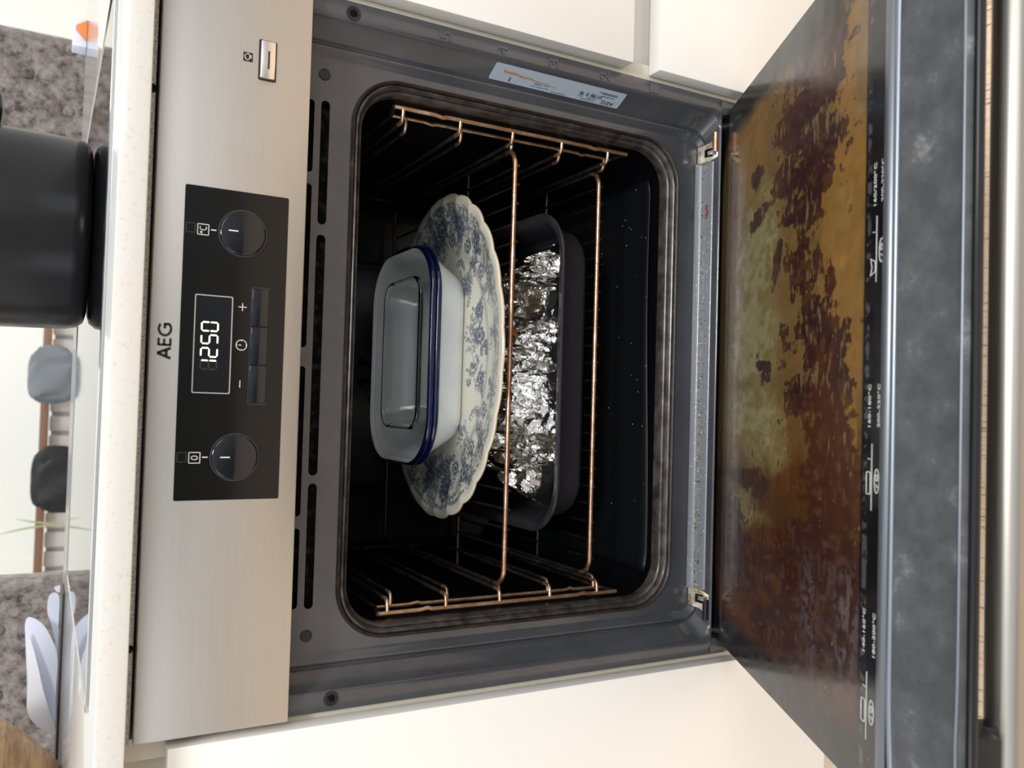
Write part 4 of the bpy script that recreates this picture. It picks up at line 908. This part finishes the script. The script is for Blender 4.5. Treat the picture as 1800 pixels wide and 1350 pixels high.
# ---- enamel pie dishes
def pie_dish(z0_, label, ztop, cx, cy, hx_, hy_, sx_=1.0):
    t = empty('pie_dish', (cx, cy, Z0 + z0_), label, 'pie dish', 'stacked white enamel pie dishes')
    H_ = ztop - z0_
    def L(ix, z_, r_): return XY(rr(cx, cy, hx_ - ix, hy_ - ix, r_, 12), z_)
    q7 = 0.0016
    out = [L(0.040, z0_ + 0.0002, 0.022), L(0.034, z0_, 0.026), L(0.029, z0_ + 0.003, 0.030), L(0.0245, z0_ + 0.010, 0.036), L(0.0060, ztop - 0.0065, 0.052)]
    inn = [L(0.0068, ztop - 0.0042, 0.051), L(0.0255, z0_ + 0.011, 0.035), L(0.030, z0_ + 0.0042, 0.029), L(0.036, z0_ + 0.0014, 0.024)]
    obj('dish_body', Z(MB().loft(out + [L(0.0052, ztop - 0.0040, 0.052)] + inn)), M['white_enamel'], t, ang=60)
    rim = [L(0.0062, ztop - 0.0068, 0.052), L(0.0020, ztop - 0.0064, 0.055), L(0.0004, ztop - 0.0054, 0.056), L(0.0, ztop - 0.0034, 0.056), L(0.0006, ztop - 0.0012, 0.056), L(0.0020, ztop - 0.0002, 0.055), L(0.0032, ztop, 0.054)]
    obj('blue_rim', Z(MB().loft(rim, False, False)), M['blue_enamel'], t, ang=60, recalc=True)
    obj('inner_rim', Z(MB().loft([L(0.0032, ztop, 0.054), L(0.0046, ztop - 0.0008, 0.053), L(0.0066, ztop - 0.0036, 0.052)], False, False)), M['white_enamel'], t, ang=60)
    return t
dcx, dcy = 0.0125, 0.2285
DZ = PZ + 0.0045 + 0.0006
pie_dish(DZ, 'lower blue-rimmed white enamel pie dish resting on the platter', DZ + 0.0475, dcx, dcy, 0.1212, 0.0905)
pie_dish(DZ + 0.0062, 'upper blue-rimmed white enamel pie dish nested in the other one', DZ + 0.0542, dcx, dcy, 0.1212, 0.0905)
# ---- glass container in the upper dish
gz = DZ + 0.0062 + 0.0018; gcx, gcy = 0.0150, 0.2200
def GLp(hx_, hy_, r_, z_): return XY(rr(gcx, gcy, hx_, hy_, r_, 10), z_)
gg = MB().loft([GLp(0.0660, 0.0370, 0.014, gz), GLp(0.0710, 0.0420, 0.018, gz + 0.002), GLp(0.0755, 0.0465, 0.020, gz + 0.010), GLp(0.0815, 0.0525, 0.022, gz + 0.041), GLp(0.0845, 0.0550, 0.023, gz + 0.0435), GLp(0.0845, 0.0550, 0.023, gz + 0.0470), GLp(0.0825, 0.0530, 0.022, gz + 0.0485),
                GLp(0.0795, 0.0500, 0.020, gz + 0.0465), GLp(0.0780, 0.0485, 0.019, gz + 0.041), GLp(0.0722, 0.0430, 0.017, gz + 0.012), GLp(0.0670, 0.0380, 0.013, gz + 0.0048)])
tag(obj('glass_container', Z(gg), M['glass'], loc=(gcx, gcy, Z0 + gz), ang=60), 'clear rectangular glass container sitting in the upper enamel dish', 'glass dish')

# ---- roasting tin
TZ = S2Z - 0.0037 + 0.0014 + 0.0004; tcx, tcy = -0.0010, 0.2300
def TL(hx_, hy_, r_, z_): return XY(rr(tcx, tcy, hx_, hy_, r_, 12), z_)
tz1 = TZ + 0.0450
tn = MB().loft([TL(0.140, 0.106, 0.030, TZ + 0.0002), TL(0.150, 0.116, 0.036, TZ), TL(0.157, 0.123, 0.040, TZ + 0.003), TL(0.161, 0.127, 0.043, TZ + 0.009), TL(0.166, 0.132, 0.046, tz1 - 0.004), TL(0.170, 0.136, 0.050, tz1 - 0.001), TL(0.1775, 0.1425, 0.056, tz1 - 0.0022), TL(0.1780, 0.1430, 0.056, tz1 - 0.0006),
                TL(0.1772, 0.1425, 0.056, tz1 + 0.0008), TL(0.170, 0.1360, 0.050, tz1 + 0.0004), TL(0.1650, 0.131, 0.045, tz1 - 0.004), TL(0.1598, 0.1258, 0.042, TZ + 0.010), TL(0.155, 0.121, 0.038, TZ + 0.004), TL(0.148, 0.114, 0.034, TZ + 0.0014)])
tin = tag(obj('roasting_tin', Z(tn), M['tin'], loc=(tcx, tcy, Z0 + TZ), ang=60), 'dark grey roasting tin with foil inside on the lower wire shelf', 'roasting tin')

# ---- crumpled foil
def crumple(n_=250, m_=210):
    U_, V_ = np.meshgrid(np.linspace(0, 1, n_), np.linspace(0, 1, m_))
    FY = 0.1105 + 0.215 * V_
    xl = -0.157 + 0.050 * sstep(0.10, 0.75, V_) + 0.010 * (fbm(V_ * 7, V_ * 0 + 3, 3, 61) - 0.5)
    xr = 0.150 - 0.060 * sstep(0.05, 0.60, V_) + 0.016 * (fbm(V_ * 6, V_ * 0 + 9, 3, 62) - 0.5)
    FX = xl + (xr - xl) * U_
    def facets(num, slope, jump, wob):
        pts = rng.uniform((-0.18, 0.09), (0.18, 0.35), (num, 2)); g_ = rng.normal(0, 1.0, (num, 2)); hg = rng.normal(0, jump, num)
        wx = FX + wob * (fbm(FX * 80 + 9, FY * 80 + 9, 3, 3) - 0.5); wy = FY + wob * (fbm(FX * 80 + 40, FY * 80 + 3, 3, 4) - 0.5)
        H1 = np.zeros(FX.shape); d1 = np.full(FX.shape, 1e9)
        for (p, gg_, h_) in zip(pts, g_, hg):
            d_ = np.hypot(wx - p[0], wy - p[1]); k_ = d_ < d1
            H1 = np.where(k_, h_ + slope * (gg_[0] * (wx - p[0]) + gg_[1] * (wy - p[1])), H1); d1 = np.where(k_, d_, d1)
        return H1
    big1 = facets(70, 0.42, 0.0030, 0.014); fy_ = facets(130, 0.50, 0.0025, 0.010); sm1 = facets(380, 0.26, 0.0006, 0.008)
    ridg = np.clip(1 - 7 * np.abs(fbm(FX * 30 + 3, FY * 30 + 3, 3, 12) - 0.5), 0, 1)
    ridg2 = np.clip(1 - 7 * np.abs(fbm(FX * 64 + 13, FY * 64 + 3, 3, 14) - 0.5), 0, 1)
    edge_ = np.minimum(np.minimum(U_, 1 - U_) / 0.13, np.minimum(V_ / 0.15, (1 - V_) / 0.2)); edge_ = np.clip(edge_, 0, 1)
    dome = edge_ ** 0.75
    valley = np.exp(-((FX + 0.035 + 0.25 * (FY - 0.14)) / 0.030) ** 2) * sstep(0.10, 0.30, V_) * 0.010
    H_ = 0.020 + 0.060 * dome * (0.88 + 0.12 * np.sin(U_ * PI)) + (big1 + sm1) * (0.35 + 0.65 * dome) + 0.0040 * ridg + 0.0010 * ridg2 - valley
    H_ = np.clip(H_, 0.006, 0.0955 + 0.003 * (ridg - 1))
    JX = FX + 0.004 * (fbm(FX * 70, FY * 70 + 50, 3, 8) - 0.5) * 2; JY = FY + 0.005 * (fbm(FX * 60 + 80, FY * 60, 3, 2) - 0.5) * 2
    JY = JY + fy_ * sstep(0.30, 0.12, V_) * sstep(0.0, 0.03, V_)
    JY = np.maximum(JY, 0.1085)
    hxx, hyy, r_c = 0.1560, 0.1200, 0.046                       # stay inside the rounded corners of the tin
    qx = np.abs(JX - tcx) - (hxx - r_c); qy = np.abs(JY - tcy) - (hyy - r_c); inc = (qx > 0) & (qy > 0); dd = np.hypot(qx, qy) + 1e-9; k_ = np.where(inc & (dd > r_c), r_c / dd, 1.0)
    JX = tcx + np.sign(JX - tcx) * np.minimum(np.where(inc, hxx - r_c + qx * k_, np.abs(JX - tcx)), hxx); JY = tcy + np.sign(JY - tcy) * np.where(inc, hyy - r_c + qy * k_, np.abs(JY - tcy))
    V = np.stack([JX, JY, TZ + H_ + Z0], -1).reshape(-1, 3)
    mb = MB(); mb.v = [tuple(p) for p in V]
    mb.f = [(i * n_ + j, i * n_ + j + 1, (i + 1) * n_ + j + 1, (i + 1) * n_ + j) for i in range(m_ - 1) for j in range(n_ - 1)]
    ring_ = [j for j in range(n_)] + [i * n_ + n_ - 1 for i in range(1, m_)] + [(m_ - 1) * n_ + j for j in range(n_ - 2, -1, -1)] + [i * n_ for i in range(m_ - 2, 0, -1)]
    nb_ = len(mb.v)
    for r_ in ring_:
        p = mb.v[r_]; mb.v.append((tcx + (p[0] - tcx) * 0.94, tcy + (p[1] - tcy) * 0.93, TZ + 0.0030 + Z0))
    for k in range(len(ring_)):
        k2 = (k + 1) % len(ring_); mb.f.append((ring_[k2], ring_[k], nb_ + k, nb_ + k2))
    return mb
fo = obj('foil_parcel', crumple(), M['foil'], loc=(0, 0.225, Z0 + TZ + 0.003), ang=16)
tag(fo, 'crumpled silver foil wrapped over food in the roasting tin', 'foil')
rb = MB().lathe([(0.0002, 0), (0.006, 0.001), (0.009, 0.004), (0.007, 0.008), (0.0002, 0.010)], (0.037, 0.135, TZ + 0.074 + Z0), 14)
rb.v = [(x_ + 0.002 * math.sin(z_ * 900), y_, z_) for x_, y_, z_ in rb.v]
tag(obj('roast_morsel', rb, M['roast'], loc=(0.037, 0.135, TZ + 0.074 + Z0)), 'browned bit of roast poking out of the foil', 'food')

# ---- crumbs on the sill, reddish shred
cm = MB()
for k in range(420):
    x_ = random.choice((random.uniform(-0.23, 0.23), random.gauss(0.0, 0.12), random.gauss(-0.12, 0.05))); x_ = max(-0.228, min(0.228, x_))
    y_ = random.triangular(0.0245, 0.0385, 0.037); r_ = random.uniform(0.0003, 0.0012)
    zz = -0.4473 + Z0 + r_ * 0.5
    q_ = [Vector((random.gauss(0, 1), random.gauss(0, 1), random.gauss(0, 1))).normalized() * r_ * random.uniform(0.7, 1.4) for _ in range(6)]
    c_ = Vector((x_, y_, zz))
    base_ = [c_ + Vector(d_) * r_ * random.uniform(0.7, 1.4) for d_ in ((1, 0, 0), (0, 1, 0), (-1, 0, 0), (0, -1, 0), (0, 0, 1), (0, 0, -0.6))]
    cm.add(base_, [(0, 1, 4), (1, 2, 4), (2, 3, 4), (3, 0, 4), (1, 0, 5), (2, 1, 5), (3, 2, 5), (0, 3, 5)])
tag(obj('crumbs', cm, M['crumb'], loc=(0, 0.032, Z0 - 0.4473), ang=10), 'burnt crumbs and grit collected in the crease of the oven sill', 'crumbs', kind='stuff')
sh = MB().tube([(0.185 - 0.0009 * k, 0.0285 + 0.0012 * math.sin(k * 0.55), -0.4462 + Z0) for k in range(17)], [0.0007 + 0.0005 * math.sin(k / 16 * PI) for k in range(17)], 6)
tag(obj('food_shred', sh, M['shred'], loc=(0.178, 0.0285, -0.4470 + Z0)), 'thin reddish curled shred of food on the sill beside the right hinge', 'food scrap')

# ================================================================== BEYOND THE WORKTOP
def tufted_chair(name_lbl, x0, x1, y0, ztop, buttons, seed):
    t = empty('bar_stool', ((x0 + x1) / 2, y0 + 0.2, 0), name_lbl, 'stool', 'tufted velvet bar stools behind the worktop')
    n_, m_ = 70, 70; zb = 0.70; vs_ = []
    for i in range(m_):
        for j in range(n_):
            u = j / (n_ - 1); v_ = i / (m_ - 1)
            x_ = x0 + (x1 - x0) * u; z_ = zb + (ztop - zb) * v_
            e_ = min(u, 1 - u, 1 - v_); y_ = y0 + 0.035 * (1 - min(1, e_ / 0.10)) ** 2
            for (bx, bz) in buttons:
                d_ = math.hypot(x_ - bx, z_ - bz); y_ += 0.016 * math.exp(-(d_ / 0.018) ** 2)
            for a in range(len(buttons)):
                for b in range(a + 1, len(buttons)):
                    (ax, az), (cx_, cz) = buttons[a], buttons[b]; L_ = math.hypot(cx_ - ax, cz - az)
                    if L_ < 0.135 and abs(cz - az) > 0.02:
                        tt = max(0, min(1, ((x_ - ax) * (cx_ - ax) + (z_ - az) * (cz - az)) / L_ ** 2)); d_ = math.hypot(x_ - ax - tt * (cx_ - ax), z_ - az - tt * (cz - az))
                        y_ += 0.006 * math.exp(-(d_ / 0.006) ** 2)
            vs_.append((x_, y_, z_))
    fs_ = [(i * n_ + j, i * n_ + j + 1, (i + 1) * n_ + j + 1, (i + 1) * n_ + j) for i in range(m_ - 1) for j in range(n_ - 1)]
    nb_ = len(vs_); ring_ = [j for j in range(n_)] + [i * n_ + n_ - 1 for i in range(1, m_)] + [(m_ - 1) * n_ + j for j in range(n_ - 2, -1, -1)] + [i * n_ for i in range(m_ - 2, 0, -1)]
    for r_ in ring_: p = vs_[r_]; vs_.append((p[0], y0 + 0.09, p[2]))
    for k in range(len(ring_)): k2 = (k + 1) % len(ring_); fs_.append((ring_[k2], ring_[k], nb_ + k, nb_ + k2))
    fs_.append(tuple(nb_ + k for k in range(len(ring_))))
    obj('backrest', MB().add(vs_, fs_), M['velvet'], t, ang=60)
    for (bx, bz) in buttons:
        obj('button', MB().lathe([(0.0002, -0.004), (0.007, -0.003), (0.0105, 0.0), (0.0105, 0.003), (0.0002, 0.004)], (bx, y0 + 0.011, bz), 20, 'Y'), M['velvet'], t, ang=60)
    obj('seat', MB().box((x0 + 0.02, y0 + 0.06, 0.62), (x1 - 0.02, y0 + 0.44, 0.70)), M['velvet'], t, bevel=0.015, bseg=3)
    for sx_ in (x0 + 0.05, x1 - 0.05):
        for sy_ in (y0 + 0.08, y0 + 0.40):
            obj('leg', MB().tube([(sx_, sy_, 0.62), (sx_, sy_, 0.0)], [0.018, 0.012], 10), M['shelfwood'], t)
    return t
CZ = Z0
tufted_chair('grey velvet buttoned bar stool back behind the black pot', 0.22, 0.655, 1.15, 1.12, [(0.565, CZ + 0.230), (0.505, CZ + 0.158), (0.445, CZ + 0.230), (0.385, CZ + 0.158), (0.625, CZ + 0.158), (0.325, CZ + 0.230)], 1)
tufted_chair('grey velvet buttoned bar stool back behind the papers', -0.87, -0.392, 1.15, 1.12, [(-0.478, CZ + 0.236), (-0.545, CZ + 0.158), (-0.60, CZ + 0.236), (-0.66, CZ + 0.158), (-0.72, CZ + 0.236), (-0.78, CZ + 0.158)], 2)

rad = empty('radiator', (-0.3, 3.45, 0.12), 'white column radiator under a brown shelf against the far wall', 'radiator')
rz1 = Z0 + 0.1560
rx0, rx1 = -1.15, 1.0; k = 0; xx = rx0
while xx < rx1:
    obj('column', MB().box((xx, 3.325, 0.12), (xx + 0.064, 3.345, rz1 - 0.004)), M['radiator'], rad, bevel=0.006)
    xx += 0.080
obj('gap_shade_panel', MB().box((rx0, 3.346, 0.14), (rx1, 3.349, rz1 - 0.01)), M['gap_shade'], rad)  # sheet behind the columns, its grey painted as the shaded gaps
tag(obj('wooden_shelf', MB().box((-1.2, 3.22, rz1), (1.05, 3.349, rz1 + 0.032)), M['shelfwood'], loc=(-0.1, 3.28, rz1), bevel=0.002), 'long brown wooden shelf running over the white radiator', 'shelf')

def lump(name, c, rx_, ry_, rz_, m, seed, label, cat):
    mb = MB(); nu, nv = 40, 22; loops = []
    for i in range(nv):
        a = PI * (i + 0.5) / nv - PI / 2; l = []
        for j in range(nu):
            b = 2 * PI * j / nu
            f_ = 1 + 0.16 * math.sin(3 * b + seed) * math.cos(a) + 0.10 * math.sin(7 * b + 5 * a + seed) + 0.05 * math.sin(13 * b + 9 * a)
            ex_ = lambda t: math.copysign(abs(t) ** 0.6, t)
            l.append((c[0] + rx_ * f_ * ex_(math.cos(a)) * ex_(math.cos(b)), c[1] + ry_ * f_ * ex_(math.cos(a)) * ex_(math.sin(b)), c[2] + rz_ * ex_(math.sin(a)) * (0.92 + 0.08 * f_)))
        loops.append(l)
    mb.loft(loops)
    return tag(obj(name, mb, m, loc=(c[0], c[1], c[2] - rz_), ang=60), label, cat)
lump('folded_cloth', (0.030, 3.10, Z0 + 0.150), 0.100, 0.045, 0.085, M['towel'], 1.0, 'crumpled grey-blue cloth in front of the radiator shelf', 'cloth')
lump('black_bag', (-0.372, 3.10, Z0 + 0.118), 0.112, 0.05, 0.092, M['bag'], 2.2, 'soft black bag in front of the white radiator', 'bag')
# a table the cloth and the bag lie on
tb = empty('side_table', (-0.15, 3.1, 0), 'narrow white side table in front of the radiator', 'table')
ttop = Z0 + 0.026
obj('tabletop', MB().box((-0.62, 3.00, ttop - 0.025), (0.26, 3.20, ttop)), M['radiator'], tb)
for x_ in (-0.59, 0.23):
    for y_ in (3.03, 3.17): obj('leg', MB().box((x_ - 0.015, y_ - 0.015, 0), (x_ + 0.015, y_ + 0.015, ttop - 0.025)), M['radiator'], tb)
tag(obj('grey_folder', MB().box((-0.475, 3.17, ttop + 0.0005), (-0.36, 3.185, Z0 + 0.193)), M['edge_strip'], loc=(-0.42, 3.178, ttop)), 'pale grey folder standing behind the black bag', 'folder')
# papers, board and bowl on the worktop
tag(obj('black_board', MB().box((-0.66, 0.72, CT + 0.0002), (-0.330, 0.80, CT + 0.0032)), M['clip'], loc=(-0.5, 0.76, CT), bevel=0.0005), 'thin black board lying under the curled papers on the worktop', 'board')
def sheet(outline, y_, curl, label, m='paper', ph=0.0):
    """a standing curled sheet: outline in X and height, gently bent in depth"""
    me = flat([outline], 0.0008); bm = bmesh.new(); bm.from_mesh(me)
    bmesh.ops.triangulate(bm, faces=bm.faces); bmesh.ops.subdivide_edges(bm, edges=bm.edges, cuts=3, use_grid_fill=True)
    for v_ in bm.verts:
        x_, h_, t_ = v_.co; v_.co = (x_, y_ - t_ + curl * math.sin((x_ + 0.3) * 22 + ph + h_ * 30), CT + h_)
    bmesh.ops.recalc_face_normals(bm, faces=bm.faces); bm.to_mesh(me); bm.free(); smooth(me, 50); me.name = 'paper_sheet'
    o = link_mesh('paper_sheet', me, M[m], loc=(outline[0][0], y_, CT + 0.005))
    return tag(o, label, 'paper', 'curled papers on the black board')
def smo(p, n=6):
    """closed smooth curve through points"""
    o_ = []; L_ = len(p)
    for k in range(L_):
        p0, p1, p2, p3 = (np.array(p[(k + q_) % L_]) for q_ in (-1, 0, 1, 2))
        for q_ in range(n):
            t = q_ / n; o_.append(tuple(0.5 * ((2 * p1) + (-p0 + p2) * t + (2 * p0 - 5 * p1 + 4 * p2 - p3) * t * t + (-p0 + 3 * p1 - 3 * p2 + p3) * t ** 3)))
    return o_
sheet(smo([(-0.545, 0.0050), (-0.520, 0.022), (-0.500, 0.040), (-0.455, 0.044), (-0.400, 0.048), (-0.378, 0.0490), (-0.370, 0.044), (-0.378, 0.030), (-0.395, 0.018), (-0.430, 0.0055), (-0.480, 0.0050)]), 0.765, 0.004, 'largest curled pale blue sheet, rising highest on the black board')
sheet(smo([(-0.545, 0.0050), (-0.530, 0.024), (-0.505, 0.041), (-0.455, 0.0425), (-0.405, 0.0465), (-0.392, 0.0455), (-0.410, 0.038), (-0.440, 0.030), (-0.475, 0.022), (-0.510, 0.012), (-0.530, 0.0050)]), 0.752, 0.003, 'white sheet in front of the largest pale blue sheet', 'paper_white', 1.0)
sheet(smo([(-0.440, 0.0050), (-0.405, 0.010), (-0.372, 0.0200), (-0.352, 0.0205), (-0.343, 0.0170), (-0.342, 0.0100), (-0.352, 0.0052), (-0.400, 0.0050)]), 0.785, 0.002, 'low curled sheet with a rounded end just right of the largest one', 'paper', 2.0)
sheet(smo([(-0.400, 0.0052), (-0.385, 0.016), (-0.368, 0.0235), (-0.358, 0.0215), (-0.366, 0.012), (-0.380, 0.0052)]), 0.795, 0.001, 'small reddish brown scrap standing behind the curled papers', 'scrap', 0.0)
sheet(smo([(-0.3415, 0.0052), (-0.3400, 0.010), (-0.3340, 0.0125), (-0.3330, 0.0100), (-0.3320, 0.0052)]), 0.79, 0.0005, 'tiny upright strip of paper at the right end of the papers', 'paper', 0.5)
bw = MB().lathe([(0.0005, 0), (0.070, 0), (0.078, 0.003), (0.098, 0.022), (0.122, 0.045), (0.145, 0.075), (0.158, 0.105), (0.160, 0.120), (0.152, 0.120), (0.148, 0.104), (0.134, 0.075), (0.105, 0.040), (0.07, 0.014), (0.0005, 0.010)], (-0.594, 0.56, CT + 0.0002), 64)
tag(obj('wooden_bowl', bw, M['wood'], loc=(-0.594, 0.56, CT), ang=50), 'banded brown wooden bowl on the worktop in front of the papers', 'bowl')
tag(obj('blue_box', MB().box((0.508, 0.815, CT + 0.0002), (0.553, 0.850, CT + 0.020)), M['paper'], loc=(0.53, 0.83, CT), bevel=0.001), 'small pale blue box at the back edge of the worktop', 'box')
tag(obj('orange_wedge', MB().loft([[(0.516, y_, CT + 0.0002), (0.5445, y_, CT + 0.0002), (0.533, y_, CT + 0.0165)] for y_ in (0.795, 0.8145)]), M['orange'], loc=(0.53, 0.805, CT), bevel=0.001), 'small orange wedge in front of the pale blue box', 'toy')
pl = empty('spider_plant', (-0.43, 3.1, ttop), 'thin yellow-green leaves of a plant rising beside the black bag', 'plant')
obj('plant_pot', MB().lathe([(0.0005, 0), (0.030, 0), (0.038, 0.035), (0.034, 0.035), (0.0005, 0.028)], (-0.545, 3.1, ttop + 0.0002), 28), M['radiator'], pl)
for a_, h_, l_ in ((-0.515, 0.20, 1), (-0.575, 0.26, 0)):
    loops = []
    for k in range(16):
        t = k / 15; x_ = -0.545 + (a_ + 0.545) * t * t; w_ = 0.0006 + 0.0032 * math.sin(PI * t) ; z_ = ttop + 0.028 + h_ * (t ** 0.9); y_ = 3.1 - 0.03 * t * t
        loops.append([(x_ - w_, y_, z_), (x_, y_ + 0.0015, z_), (x_ + w_, y_, z_), (x_, y_ - 0.0008, z_)])
    obj('leaf', MB().loft(loops), M['leafgreen'], pl, ang=60)
